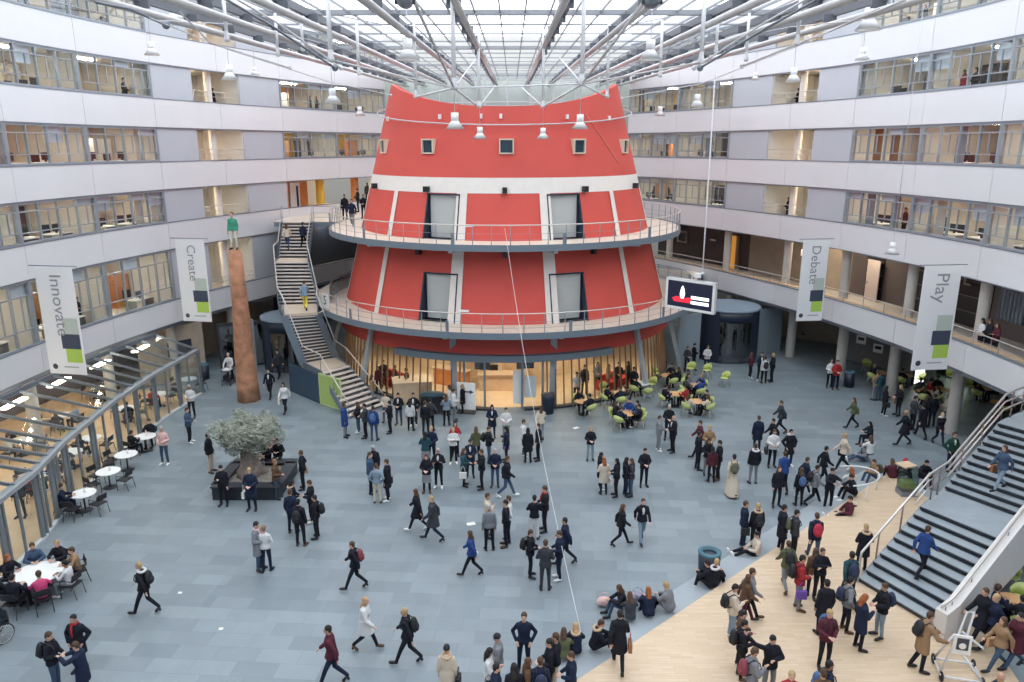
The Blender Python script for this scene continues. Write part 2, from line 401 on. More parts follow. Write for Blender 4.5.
# rim thickness and inner face
vs=[]
for i in range(121):
    a=-180+3*i; z=TOPZ(a); vs+=[tp(cr(z),a,z),tp(cr(z)-.25,a,z),tp(cr(z)-.25,a,z-1.6)]
m_.add(vs,[(3*i,3*i+3,3*i+4,3*i+1) for i in range(120)]+[(3*i+1,3*i+4,3*i+5,3*i+2) for i in range(120)])
mk('drum_wall',m_,RED,T,world=True)
m_=MB(); ring(m_,-180,180,11.42,12.23,off=.015); mk('pale_band',m_,CREAM,T,world=True)
ST=[-165,-135,-105,-75,-45,-15,15,45,75,105,135,165]
DH={8.97:2.40,4.66:2.58}
DA={8.97:(22.3,6.4),4.66:(20.7,5.9)}; DOORS={}
for z0_,(a_,d_) in DA.items():
    for i_,sg_ in((4,-1),(6,1)): DOORS[(i_,z0_)]=(sg_*a_-d_,sg_*a_+d_,z0_+DH[z0_])
for (z0,z1) in((8.97,11.44),(4.66,8.75),(3.0,4.45)):
    for i in range(12):
        a0=ST[i]; a1=ST[(i+1)%12]; a1=a1 if a1>a0 else a1+360
        m_=MB(); dr=DOORS.get((i,z0))
        if dr:
            h0,h1,zt=dr; ring(m_,a0,h0,z0,z1); ring(m_,h1,a1,z0,z1); ring(m_,h0,h1,zt,z1)
        else: ring(m_,a0,a1,z0,z1)
        mk('wall_panel',m_,RED,T,world=True)
for i,a in enumerate(ST):
    wd=2.0 if abs(a)==15 else 1.15
    for z0,z1 in((8.98,11.44),(4.67,8.75)):
        m_=MB()
        for k in(0,): ring(m_,a-wd,a+wd,z0,z1,n=2,off=.05)
        mk('stripe',m_,CREAM,T,world=True)
m_=MB()   # roof disc
n=60; m_.add([tp(cr(14.5),6*i,14.5) for i in range(n)],[tuple(range(n))]); mk('top_floor',m_,OFFW,T,world=True)
# small square windows in the drum: deep cream reveals
for a in(-62,-31,1.2,31,62):
    zc=13.85; r=cr(zc); q=math.radians(a); out=Vector((math.sin(q),-math.cos(q),0)); sd=Vector((math.cos(q),math.sin(q),0)); c=Vector(tp(r,a,zc))
    f=MB(); h=.36
    for i,j,w_,l in((0,1,.80,.07),(0,-1,.80,.07),(1,0,.07,.80),(-1,0,.07,.80)):
        f.box(c+sd*(i*h)+Vector((0,0,j*h))+out*.0,(w_,.42,l),q)
    o=mk('window',f,mat('reveal',(.70,.60,.48),.7),T,world=True)
    g=MB(); g.box(c+out*.06,(.68,.05,.68),q); mk('pane',g,mat('dark_pane',(.03,.055,.08),.15),o,world=True)
# doors: pale leaf in a dark upright surround that steps out of the slanted wall
def tdoor(a,z0,da,h=2.6,flip=1):
    q=math.radians(a); out=Vector((math.sin(q),-math.cos(q),0)); sd=Vector((math.cos(q),math.sin(q),0)); O=Vector((TC[0],TC[1],0))
    rl=cr(z0+h)*math.cos(math.radians(da))-.12; hw=cr(z0+h/2)*math.sin(math.radians(da)); base=O+out*rl
    f=MB()
    for s in(-1,1):
        e=[]
        for z in(z0,z0+h):
            e+=[base+sd*(s*hw)+Vector((0,0,z)),Vector(tp(cr(z)+.04,a+s*da,z))]
        f.quad(e[0],e[1],e[3],e[2]) if s>0 else f.quad(e[2],e[3],e[1],e[0])
        f.box(base+sd*(s*(hw-.05))+Vector((0,0,z0+h/2))+out*.02,(.1,.1,h),q)
        p0,p1=Vector(tp(cr(z0)+.03,a+s*da,z0)),Vector(tp(cr(z0+h)+.03,a+s*da,z0+h)); f.bar(p0,p1,.07,.07)
    f.box(base+Vector((0,0,z0+h-.03))+out*.06,(2*hw,.35,.08),q)
    o=mk('door',f,NAVY,T,world=True,label='dark recessed door surround with a pale leaf')
    d=MB(); d.box(base+Vector((0,0,z0+h/2)),(2*hw-.1,.06,h-.06),q); mk('door_leaf',d,DOORG,o,world=True)
    k=MB(); k.box(base+sd*(flip*.7)+Vector((0,0,z0+1.05))+out*.06,(.05,.08,.22),q); mk('door_handle',k,CHROME,o,world=True)
for z,(a,d) in DA.items():
    for s in(-1,1): tdoor(s*a,z,d,DH[z],flip=-s)
# spot lamps, emergency signs
def prop_on_cone(name,a,z,d,m,out_=.15,label=None):
    q=math.radians(a); out=Vector((math.sin(q),-math.cos(q),0)); c=Vector(tp(cr(z)+out_,a,z)); mk(name,MB().box(c,d,q),m,T,world=True,label=label)
for a in(-62,-29,0.5,31,64):
    prop_on_cone('spotlight',a,11.6,(.25,.3,.3),BLACK,.2)
for a in(-29,0.5,31): prop_on_cone('spotlight',a,8.3,(.22,.3,.26),BLACK,.25)
prop_on_cone('small_sign',-12,9.75,(.55,.03,.13),TOPW,.04); prop_on_cone('small_sign',-12,5.35,(.55,.03,.13),TOPW,.04)
for a in(-64,-27,-9,-1,27,52): prop_on_cone('rim_light',a,15.4,(.14,.12,.25),TOPW,.1)
m_=MB()
for k_ in range(12):
    a_=37+17*k_/12; z_=15.6-2.7*k_/12; a2=37+17*(k_+1)/12; z2=15.6-2.7*(k_+1)/12; m_.tube([tp(cr(z_)+.03,a_,z_),tp(cr(z2)+.03,a2,z2)],.02,5)
mk('drum_cable',m_,mat('cable_orange',(.75,.30,.2),.5),T,world=True)
# cable ring round the drum
t=thing('pipe_ring',(0,0,0),parent=T,at=(TC[0],TC[1],0),)
m_=MB(); m_.tube([tp(cr(15)+.28,a,14.95+1.0*(1-math.cos(math.radians(a)))) for a in range(-180,180,6)],.035,6,closed=True); mk('pipe',m_,STEELL,t,world=True)
m_=MB()
for a in range(-80,81,32): m_.tube([tp(cr(15)-.05,a,14.95+1.0*(1-math.cos(math.radians(a)))),tp(cr(15)+.28,a,14.95+1.0*(1-math.cos(math.radians(a))))],.03,5)
mk('brackets',m_,STEEL,t,world=True)
# ---------------- walkways ----------------
postm=MB().tube([(0,0,-.32),(0,0,1.02)],.022,6).mesh('post')
post2=MB().box((0,0,.36),(.16,.05,.85)).mesh('post')
WOODK=mat('walkway_boards',(.66,.56,.46),.55,var=.08,scale=2.5)
def deck(R,z,nm,label,gap=None,posts=range(-178,180,5)):
    t=thing(nm,(0,0,z),parent=T,at=(TC[0],TC[1],z)); t['label']=label
    m_=MB(); n=96; ri=cr(z)-.1; vs=[]
    for i in range(n):
        a=360*i/n; vs+=[tp(ri,a,z),tp(R,a,z)]
    m_.add(vs,[(2*i,2*i+1,2*((i+1)%n)+1,2*((i+1)%n)) for i in range(n)]); mk('floor_boards',m_,WOODK,t,world=True)
    m_=MB(); vs=[]
    for i in range(n):
        a=360*i/n; vs+=[tp(R+.04,a,z+.04),tp(R+.04,a,z-.30),tp(R-.35,a,z-.32),tp(cr(z)-.1,a,z-.30),tp(R-.02,a,z+.04)]
    fs=[]
    for i in range(n):
        j=(i+1)%n
        for k in range(3): fs.append((5*i+k,5*i+k+1,5*j+k+1,5*j+k))
        fs.append((5*i+4,5*i,5*j,5*j+4))
    m_.add(vs,[f[::-1] for f in fs]); mk('edge_beam',m_,FASC,t,world=True)
    a0,a1=gap if gap else(-180,180)
    def arc(zz,r,rad): 
        k=MB(); k.tube([tp(r,a0+(a1-a0)*i/90,zz) for i in range(91)],rad,6); return k
    mk('handrail',arc(z+1.03,R-.03,.032),CHROME,t,world=True)
    k=MB()
    for dz in(.3,.6): k.add(*[(lambda q:(q.v,q.f))(arc(z+dz,R-.03,.009))][0])
    mk('wires',k,STEEL,t,world=True)
    for i,a in enumerate(posts):
        if not a0<=a<=a1: continue
        o=bpy.data.objects.new('post',postm); COL.objects.link(o); o.parent=t; p=tp(R-.03,a,0); o.location=(p[0]-TC[0],p[1]-TC[1],0)
    for a in(-75,-45,-15,15,45,75):
        if a0<=a+1.5<=a1:
            o=bpy.data.objects.new('bracket_post',post2); COL.objects.link(o); o.parent=t; p=tp(R-.05,a+1.5,0); o.location=(p[0]-TC[0],p[1]-TC[1],-.2); o.rotation_euler=(0,0,math.radians(a))
    return t
if not postm.materials: postm.materials.append(STEEL); post2.materials.append(STEEL)
Z1,Z2=Z[1],Z[2]
DU=deck(11.1,Z2,'walkway','upper ring walkway with pale boards and a thin rail',(-101,150),range(-178,180,5))
DL=deck(12.25,Z1,'walkway','lower ring walkway with pale boards and rail',(-72,93),range(-180,180,5))
# number sign on the lower rail
sg=thing('number_sign',tp(12.3,-56.5,Z1+.62),'small white sign with a black 5 on the lower walkway rail','sign',rz=math.radians(-50))
mk('board',MB().box((0,0,0),(.85,.03,.85)),TOPW,sg)
def text(s,size,m,parent,loc,rot,name='lettering',ext=.004,align='CENTER',bold=False):
    c=bpy.data.curves.new(name,'FONT'); c.body=s; c.size=size; c.extrude=ext; c.align_x=align; c.align_y='CENTER'; c.resolution_u=3
    o=bpy.data.objects.new('tmp_text',c); COL.objects.link(o)
    dg=bpy.context.evaluated_depsgraph_get(); me=bpy.data.meshes.new_from_object(o.evaluated_get(dg)); COL.objects.unlink(o); bpy.data.objects.remove(o)
    me.name=name; me.materials.clear(); me.materials.append(m)
    q=bpy.data.objects.new(name,me); COL.objects.link(q); q.parent=parent; q.location=loc; q.rotation_euler=rot; return q
INK=mat('dark_ink',(.06,.06,.08),.6)
text('5',.75,INK,sg,(0,-.022,0),(PI/2,0,0),'digit')
# struts under the walkways carry on the stripes down to the floor
for a in(-75,-45,-15,15,45,75):
    g=thing('slanting_column',(0,0,0),parent=T,at=(TC[0],TC[1],0))
    m_=MB(); p0=Vector(tp(cr(4.4)+.2+4.4*.262,a,0)) if abs(a)!=15 else Vector(tp(10.3,a,0)); p1=Vector(tp(cr(4.4)+.18,a,4.36))
    m_.bar(p0,p1,.34 if abs(a)==15 else .26,.22); mk('shaft',m_,mat('column_grey',(.36,.40,.43),.5),g,world=True)
    mk('foot_plate',MB().box(p0+Vector((0,0,.02)),(.5,.5,.04),math.radians(a)),STEEL,g,world=True)
for R,z in((11.1,Z2),(12.25,Z1)):
    for a in(-75,-45,-15,15,45,75):
        m_=MB(); m_.bar(tp(cr(z-.45)-.1,a,z-.42),tp(R-.5,a,z-.42),.22,.16); mk('bracket',m_,STEELL,DU if z>6 else DL,world=True)
# ---------------- ground floor of the tower: canopy ring, timber fins, glass ----------------
G=thing('glass_front',(0,0,0),parent=T,at=(TC[0],TC[1],0)); G['label']='slanting glazed front with many thin timber fins'
m_=MB()
for z0,z1,r0,r1 in((2.8,3.15,11.05,11.05),):
    vs=[]
    for i in range(41):
        a=-33+66*i/40; vs+=[tp(r0,a,z1),tp(r0,a,z0),tp(10.2,a,z0),tp(10.2,a,z1)]
    m_.add(vs,[(4*i+k,4*i+4+k,4*i+4+(k+1)%4,4*i+(k+1)%4) for i in range(40) for k in range(4)]+[(0,1,2,3),(163,162,161,160)])
mk('canopy_beam',m_,FASC,G,world=True)
finz=lambda a:(0.02,3.1)
nf=0
FR=lambda z: 10.35+ .30*(3.1-z)/3.1
for a in [x*2.6 for x in range(-34,35)]:
    if -12.2<a<12.2: continue
    z1=3.15; 
    m_=MB(); m_.bar(tp(FR(0),a,0),tp(FR(3.1),a,z1),.07,.2)
    mk('fin',m_,mat('timber_fin',(.20,.12,.07),.6),G,world=True)
for g0_,g1_ in((-90,-6),(6,90)):
    g_=MB(); n_=28
    for i in range(n_):
        a0=g0_+(g1_-g0_)*i/n_; a1=g0_+(g1_-g0_)*(i+1)/n_
        g_.quad(tp(FR(0)-.12,a0,0),tp(FR(0)-.12,a1,0),tp(FR(3.1)-.12,a1,3.1),tp(FR(3.1)-.12,a0,3.1))
    mk('glass',g_,GLASS,G,world=True)
m_=MB()
for z in(.06,):
    vs=[]
    for i in range(61):
        a=-90+3*i; vs+=[tp(10.75,a,.12),tp(10.75,a,0),tp(10.4,a,0),tp(10.4,a,.12)]
    m_.add(vs,[(4*i+k,4*i+4+k,4*i+4+(k+1)%4,4*i+(k+1)%4) for i in range(60) for k in range(4) if not -5<(-90+3*i)<4])
mk('sill',m_,DARK,G,world=True)
# entrance posts
for a in(-11.8,-5.6,5.6,11.8):
    m_=MB(); m_.bar(tp(10.4,a,0),tp(10.4,a,2.8),.12,.12); mk('post',m_,STEEL,G,world=True)
# interior of the tower base: warm lit hall with floor, ceiling and walls
m_=MB(); m_.add([tp(10.2,6*i,.02) for i in range(60)],[tuple(range(60))]); st('floor_tower',m_,mat('lit_wood_floor',(.66,.50,.32),.45,var=.06,scale=2))
m_=MB(); m_.add([tp(10.3,6*i,3.25) for i in range(60)],[tuple(range(60))[::-1]]); st('ceiling_tower',m_,OFFW)
m_=MB(); m_.lathe([(6.3,0),(6.3,3.25)],(TC[0],TC[1]+1.2,0),40,math.radians(200),math.radians(340)); st('wall_tower',m_,mat('tower_inner',(.74,.56,.36),.7))
m_=MB(); m_.lathe([(10.1,0),(10.1,3.25)],(TC[0],TC[1],0),40,0,PI); st('wall_tower',m_,OFFW)
k=0
for a,r in((-58,8.6),(-40,8.6),(-24,8.7),(-8,8.8),(8,8.8),(24,8.7),(40,8.6),(58,8.6),(75,8.6),(-75,8.6)):
    p=tp(r,a,3.18); clight(*p,math.radians(a),'warm ceiling light inside the tower base, %s'%(('%d degrees left of the entrance'%-a if False else ['far left by the stairs','left half, behind the fins','left, near the folding panels','just left inside the entrance','just right inside the entrance','right, near the dark screen','right half, behind the fins','right, behind the green chairs','outermost right','outermost left'][k])),grp='lights inside the tower base'); k+=1
# things inside the entrance
def scr(a,r,z,w_,h,lab):
    t=thing('wall_screen',tp(r,a,z),lab,'screen',rz=math.radians(a)); mk('case',MB().box((0,0,0),(w_,.1,h)),BLACK,t); mk('display',MB().box((0,-.055,0),(w_-.1,.01,h-.1)),NAVY,t)
scr(-9.5,7.6,2.0,.9,1.25,'dark screen hanging left inside the bright entrance'); scr(9,7.8,2.0,1.0,1.0,'dark screen hanging right inside the bright entrance')
t=thing('reception_desk',tp(7.0,-1,0),'light wooden reception desk inside the bright tower entrance','desk')
mk('body',MB().box((0,0,.5),(2.6,.7,1.0)),WOODF,t); mk('top',MB().box((0,-.05,1.03),(2.8,.9,.06)),WARM,t); mk('cabinet',MB().box((-.5,.6,.9),(.9,.4,1.8)),WARM,t); mk('oven',MB().box((-.5,.38,1.2),(.5,.05,.4)),BLACK,t)
t=thing('reception_desk',tp(6.9,-27,0),'long wooden counter left of the entrance behind glass','counter',rz=math.radians(-27)); mk('body',MB().box((0,0,.5),(2.2,.6,1.0)),ORANGE,t); mk('top',MB().box((0,0,1.03),(2.4,.75,.05)),WOODF,t)
t=thing('standing_sign',tp(11.2,-10.2,0),'white standing sign board with an arrow beside the entrance','sign',rz=math.radians(-11))
mk('board',MB().box((0,0,.95),(1.0,.05,1.5)),TOPW,t); mk('arrow',MB().box((0,-.03,1.2),(.5,.01,.07)).add([(.2,-.035,1.32),(.2,-.035,1.08),(.42,-.035,1.2)],[(0,1,2)]),INK,t); mk('foot',MB().box((0,0,.04),(1.0,.4,.05)),DARK,t); mk('leg',MB().box((-.4,0,.15),(.05,.05,.3)),DARK,t); mk('leg',MB().box((.4,0,.15),(.05,.05,.3)),DARK,t)
for a,lab in((4.6,'tall white poster on the glass right of the entrance'),(8.2,'short white poster on the glass, right of the tall one')):
    t=thing('poster',tp(10.25,a,1.2),lab,'poster',rz=math.radians(a)); mk('sheet',MB().box((0,0,0),(.62,.02,1.9 if a<5 else 1.2)),TOPW,t)
t=thing('litter_bin',tp(11.25,12.2,0),'dark litter bin at the foot of the column right of the entrance','bin'); mk('body',MB().lathe([(0,0),(.33,0),(.36,.9),(.36,1.0),(0,1.0)],n=18),NAVY,t); mk('lid',MB().lathe([(.37,1.0),(.37,1.06),(0,1.1)],n=18),DARK,t)
t=thing('wooden_counter',(-5.6,40.2,0),'light wooden box counter beside the foot of the stairs','counter',rz=.2); mk('body',MB().box((0,0,.6),(2.1,1.3,1.2)),WOODF,t); mk('top',MB().box((0,0,1.22),(2.2,1.4,.05)),WARM,t)
# ---------------- entry drums (revolving doors) ----------------
def drum(c,r,h,lab,wings=()):
    t=thing('revolving_door',(*c,0),lab,'revolving door')
    mk('drum_wall',MB().lathe([(r,0),(r,h)],n=40,a0=math.radians(-60),a1=math.radians(240)),NAVY,t)
    mk('curved_glass',MB().lathe([(r,0.1),(r,h-.6)],n=14,a0=math.radians(240),a1=math.radians(300)),glassmat('dark_glass',(.25,.28,.32),.2),t)
    mk('head_band',MB().lathe([(r,h-.7),(r+.01,h-.7),(r+.01,h),(r,h)],n=14,a0=math.radians(238),a1=math.radians(302)),NAVY,t)
    mk('lid',MB().lathe([(r+.06,h),(r+.06,h+.12),(r-.1,h+.16),(0,h+.2)],n=40),mat('lid_blue',(.20,.26,.32),.4),t)
    for i in range(3):
        q=math.radians(100+120*i); mk('wing',MB().bar((0,0,h/2-.2),(math.cos(q)*r*.95,math.sin(q)*r*.95,h/2-.2),.06,h-.6),mat('wing_glass',(.10,.12,.14),.15),t)
    return t
drum((14.55,49.3),2.0,3.45,'dark cylindrical revolving door under the right gallery')
drum((-14.1,47.0),1.9,3.3,'dark cylindrical revolving door behind the foot of the stairs')
BLUEG=mat('bluegrey_wall',(.30,.36,.41),.5)
for p,q,h in(((12.4,48.2),(10.8,47.3),3.3),((16.7,49.6),(18.7,50.8),3.2),((-16.35,46.2),(-17.1,45.5),3.3)):
    m_=MB(); m_.bar((*p,h/2),(*q,h/2),.15,h); st('wall_entry',m_,BLUEG)
# hanging screen
t=thing('hanging_screen',(10.6,43.6,5.6),'large white framed screen showing a lit red candle beside the lower walkway','screen')
p0=up(660,421,6.85)
def scrpt(px,py,dep):
    c,s=math.cos(TH),math.sin(TH); u=(px-512)/F; v=-(py-341)/F; return Vector((u*dep,(c+v*s)*dep,H+(-s+v*c)*dep))
A=scrpt(667,291.5,37.2); B=scrpt(715.8,298.8,35.4); W=B-A; ctr=(A+B)/2; W.z=0; t.location=ctr; t.rotation_euler=(0,0,math.atan2(W.y,W.x))
Wd,Hg=W.length,1.5
fr=MB(); fr.box((0,0,0),(Wd,.18,Hg)); mk('case',fr,STEELL,t)
fr=MB()
for x,z,a,b_ in((0,Hg/2-.06,Wd,.12),(0,-Hg/2+.06,Wd,.12),(Wd/2-.06,0,.12,Hg),(-Wd/2+.06,0,.12,Hg)): fr.box((x,-.1,z),(a,.06,b_))
mk('frame',fr,TOPW,t)
sc_=MB(); sc_.box((0,-.1,0),(Wd-.24,.02,Hg-.24)); mk('display',sc_,mat('screen_dark',(.01,.012,.03),.3,emit=.5),t)
kx=Wd/2.36; rd=MB(); rd.add([(-.75,-.113,-.42),(.02,-.113,-.42),(.10,-.113,-.2),(-.05,-.113,-.12),(-.3,-.113,-.2),(-.62,-.113,-.12),(-.85,-.113,-.25)],[tuple(range(7))]); rd.v=[(x*kx,y,z*.93) for x,y,z in rd.v]; mk('candle_picture',rd,mat('screen_red',(.7,.02,.04),.5,emit=.8),t)
fl=MB(); fl.add([(-.42,-.12,-.22),(-.28,-.12,-.22),(-.22,-.12,.02),(-.27,-.12,.3),(-.35,-.12,.48),(-.42,-.12,.3),(-.47,-.12,.0)],[tuple(range(7))]); fl.v=[(x*kx,y,z*.93) for x,y,z in fl.v]; mk('flame_picture',fl,mat('screen_white',(1,.97,.95),.5,emit=1.1),t)
bb=MB(); bb.box((.5,-.115,-.1),(.85,.004,.16)); bb.box((.5,-.115,-.36),(.85,.004,.16)); bb.v=[(x*kx,y,z*.93) for x,y,z in bb.v]; mk('text_bars',bb,mat('screen_white',(1,1,1)),t)
mk('hanger',MB().tube([(.55,0,.8),(.55,0,1.15)],.05,8),DARK,t); mk('hanger_box',MB().box((.35,0,1.0),(.35,.25,.2)),TOPW,t); _q=math.atan2(W.y,W.x); SCRTOP=ctr+Vector((.55*math.cos(_q),.55*math.sin(_q),1.12))
# ---------------- left staircase, gallery floors beside it ----------------
def P3(x,y,z): a=up(x,y,z); return Vector((a[0],a[1],z))
SL=thing('staircase',(-10.5,41,0),'long curving staircase with pale treads climbing left of the tower in three bends','staircase')
# edges: (left point, right point, z) at every bend
KN=[(Vector((-8.85,38.75,0)),Vector((-5.85,40.15,0)),0),
    (Vector((-10.75,40.1,1.75)),Vector((-9.35,41.4,1.75)),1.75),
    (Vector((-11.95,41.5,1.75)),Vector((-10.45,42.7,1.75)),1.75),
    (Vector((-12.9,41.5,4.66)),Vector((-11.1,42.0,4.66)),4.66),
    (Vector((-14.0,44.2,4.66)),Vector((-11.7,44.4,4.66)),4.66),
    (Vector((-14.75,46.4,6.9)),Vector((-12.65,46.4,6.9)),6.9),
    (Vector((-15.0,48.2,6.9)),Vector((-13.15,48.2,6.9)),6.9),
    (Vector((-15.3,50.6,8.97)),Vector((-13.3,50.6,8.97)),8.97)]
KN[1]=(P3(321,372,1.75),P3(347,365,1.75),1.75); KN[2]=(P3(303.5,363,1.75),P3(336,357,1.75),1.75)
KN[0]=(P3(349,419,0),P3(383,407,0),0)
TREAD=mat('stair_tread',(.66,.58,.52),.5); 
tr=MB(); ri=MB(); strL=MB(); cnt=0
STAIRN=[10,0,15,0,12,0,11]
for i in range(7):
    (L0,R0,z0),(L1,R1,z1)=KN[i],KN[i+1]
    if z1==z0:
        tr=MB(); tr.add([L0,R0,R1,L1]+[p-Vector((0,0,.16)) for p in(L0,R0,R1,L1)],[(0,1,2,3),(4,7,6,5),(0,4,5,1),(1,5,6,2),(2,6,7,3),(3,7,4,0)]); mk('landing',tr,mat('landing_wood',(.62,.50,.38),.5),SL,world=True); 
    else:
        n=STAIRN[i]
        for k in range(n):
            t0=k/n; t1=(k+1)/n; z=z0+(z1-z0)*(k+1)/n
            if k==n-1: pass
            a=L0.lerp(L1,t0); b=R0.lerp(R1,t0); c=R0.lerp(R1,t1); d=L0.lerp(L1,t1)
            pts=[Vector((p.x,p.y,z)) for p in(a,b,b.lerp(c,.72),a.lerp(d,.72))]
            m_=MB(); m_.add(pts+[p-Vector((0,0,.07)) for p in pts],[(0,1,2,3),(4,7,6,5),(0,4,5,1),(1,5,6,2),(2,6,7,3),(3,7,4,0)]); mk('tread',m_,TREAD,SL,world=True)
            pp=[a.lerp(d,.5),b.lerp(c,.5)]; 
            ri=MB(); ri.quad(Vector((pp[0].x,pp[0].y,z-.07)),Vector((pp[1].x,pp[1].y,z-.07)),Vector((pp[1].x,pp[1].y,z-(z1-z0)/n)),Vector((pp[0].x,pp[0].y,z-(z1-z0)/n))); mk('riser',ri,DARK,SL,world=True)
for sd in(0,1):
    m_=MB(); k=MB(); q_=MB()
    for i in range(7):
        a=KN[i][sd]; b=KN[i+1][sd]; m_.bar(a+Vector((0,0,-.12)),b+Vector((0,0,-.12)),.07,.42)
        n=max(1,int((b-a).length/1.3))
        for j in range(n): p=a.lerp(b,j/n); q_.tube([p,p+Vector((0,0,1.0))],.018,6)
    mk('stringer',m_,FASC,SL,world=True)
    k.tube([KN[0][sd]+Vector((0,0,.85))]+[KN[i][sd]+Vector((0,0,1.02)) for i in range(1,8)],.035,8); mk('handrail',k,CHROME,SL,world=True)
    mk('balusters',q_,STEEL,SL,world=True)
    g=MB()
    for i in range(3,7): a=KN[i][sd]; b=KN[i+1][sd]; g.quad(a+Vector((0,0,.1)),b+Vector((0,0,.1)),b+Vector((0,0,.92)),a+Vector((0,0,.92)))
    mk('glass_side',g,glassmat('rail_glass',(.55,.60,.64),.08),SL,world=True)
# dark and green screens under the stairs
t=thing('folding_screen',(*up(300,398,0),0),'dark blue panel fence under the stairs','screen'); a=Vector((*up(289,385,0),0)); b=Vector((*up(320,405,0),0)); z_=Vector((0,0,.85))
a=P3(291,391,0); b=P3(321,404,0); c=P3(342,411,0)
mk('panel',MB().bar(a+Vector((0,0,.85)),b+Vector((0,0,.85)),.06,1.7),mat('dark_blue_panel',(.035,.07,.115),.5),t,world=True)
mk('post',MB().box(a+Vector((0,0,.9)),(.07,.07,1.8)),DARK,t,world=True)
t=thing('folding_screen',tuple(b),'lime green panel fence at the foot of the stairs','screen')
mk('panel',MB().bar(b+Vector((0,0,.9)),c+Vector((0,0,.9)),.06,1.7),mat('lime_panel',(.40,.52,.16),.5),t,world=True)
fr=MB(); fr.bar(b+Vector((0,0,1.76)),c+Vector((0,0,1.76)),.09,.07); fr.bar(b+Vector((0,0,.06)),c+Vector((0,0,.06)),.09,.07); fr.box(b+Vector((0,0,.9)),(.08,.08,1.8)); fr.box(c+Vector((0,0,.9)),(.08,.08,1.8)); mk('frame',fr,mat('lime_edge',(.52,.60,.28),.5),t,world=True)
t=thing('glass_screen',(-11.9,43.6,0),'olive tinted glass screen behind the stair landing','screen'); a=P3(290,362,0)
mk('pane',MB().bar((-12.6,43.4,1.2),(-11.4,42.6,1.2),.04,2.2),mat('olive_glass',(.16,.15,.07),.3),t,world=True); mk('post',MB().box((-12.6,43.4,1.2),(.08,.08,2.4)),mat('lime_edge',(0,0,0)),t,world=True)
# gallery floor level 2 between facade, stairs and upper walkway
def slab(nm,poly,z,m,th=.3):
    st(nm,MB().prism(poly,z-th,z),m)
def walk(nm,poly,z):
    st(nm,MB().prism(poly,z-.02,z+.012),WOODK)
pl2=[(-15.9,50.55),(-11.5,50.55),(-10.9,47.5),(-9.2,50.5),(-6,57),(-9,66),(-12,66),(-16,57)]
slab('floor_bridge',pl2,Z2-.02,FASC,.3); walk('floor_bridge',pl2,Z2)
pl1=[(-13.9,44.3),(-12.9,41.5),(-11.6,42.9),(-10.2,47),(-8,55),(-13,62),(-16.8,52)]
slab('floor_bridge',[(-13.6,44.4),(-11.0,44.4),(-11.0,41.9),(-8.5,50),(-8,56),(-10.5,56),(-12,50)],Z1-.02,FASC,.3); walk('floor_bridge',[(-13.6,44.4),(-11.0,44.4),(-11.0,41.9),(-8.5,50),(-8,56),(-10.5,56),(-12,50)],Z1)
# right link of the lower walkway to the gallery
slab('floor_bridge',[(10.8,46.5),(11.9,50),(14.5,56),(9,60),(6,58)],Z1-.02,FASC,.3); walk('floor_bridge',[(10.8,46.5),(11.9,50),(14.5,56),(9,60),(6,58)],Z1)
def railing(name,pts,lab,h=1.03,glass=None,m=CHROME):
    t=thing(name,tuple(pts[0]),lab,'railing'); k=MB(); k.tube([Vector(p)+Vector((0,0,h)) for p in pts],.032,6); mk('handrail',k,m,t,world=True)
    k=MB(); 
    for i in range(len(pts)-1):
        a=Vector(pts[i]); b=Vector(pts[i+1]); n=max(1,int((b-a).length/.9))
        for j in range(n+(i==len(pts)-2)):
            p=a.lerp(b,j/n); o=MB().tube([p,p+Vector((0,0,h))],.02,6); mk('post',o,STEEL,t,world=True)
    k=MB()
    for dz in(.3,.6): k.tube([Vector(p)+Vector((0,0,dz)) for p in pts],.01,5)
    mk('wires',k,STEEL,t,world=True)
    if glass:
        g=MB()
        for i in range(len(pts)-1): a=Vector(pts[i]);b=Vector(pts[i+1]); g.quad(a+Vector((0,0,.05)),b+Vector((0,0,.05)),b+Vector((0,0,h-.08)),a+Vector((0,0,h-.08)))
        mk('glass_panel',g,glass,t,world=True)
railing('gallery_rail',[(-13.2,50.5,Z2),(-11.6,50.5,Z2),(-11.2,49.2,Z2)],'short rail linking the top of the stairs to the upper walkway')
dg_=glassmat('navy_glass',(.28,.33,.38),.15)
railing('gallery_rail',[(-11.0,44.6,Z1),(-11.3,46.5,Z1),(-11.2,48.5,Z1),(-10.7,51,Z1),(-9.8,54,Z1),(-8.5,57,Z1)],'dark curving rail on the lower landing behind the tower, left',glass=dg_,m=STEEL)
railing('gallery_rail',[(11.6,48.2,Z1),(11.8,49.6,Z1),(11.6,51,Z1),(11,52.4,Z1),(9.9,54,Z1),(8.4,55.4,Z1)],'curving rail behind the hanging screen, right of the tower',glass=glassmat('rail_glass',(0,0,0)),m=STEEL)
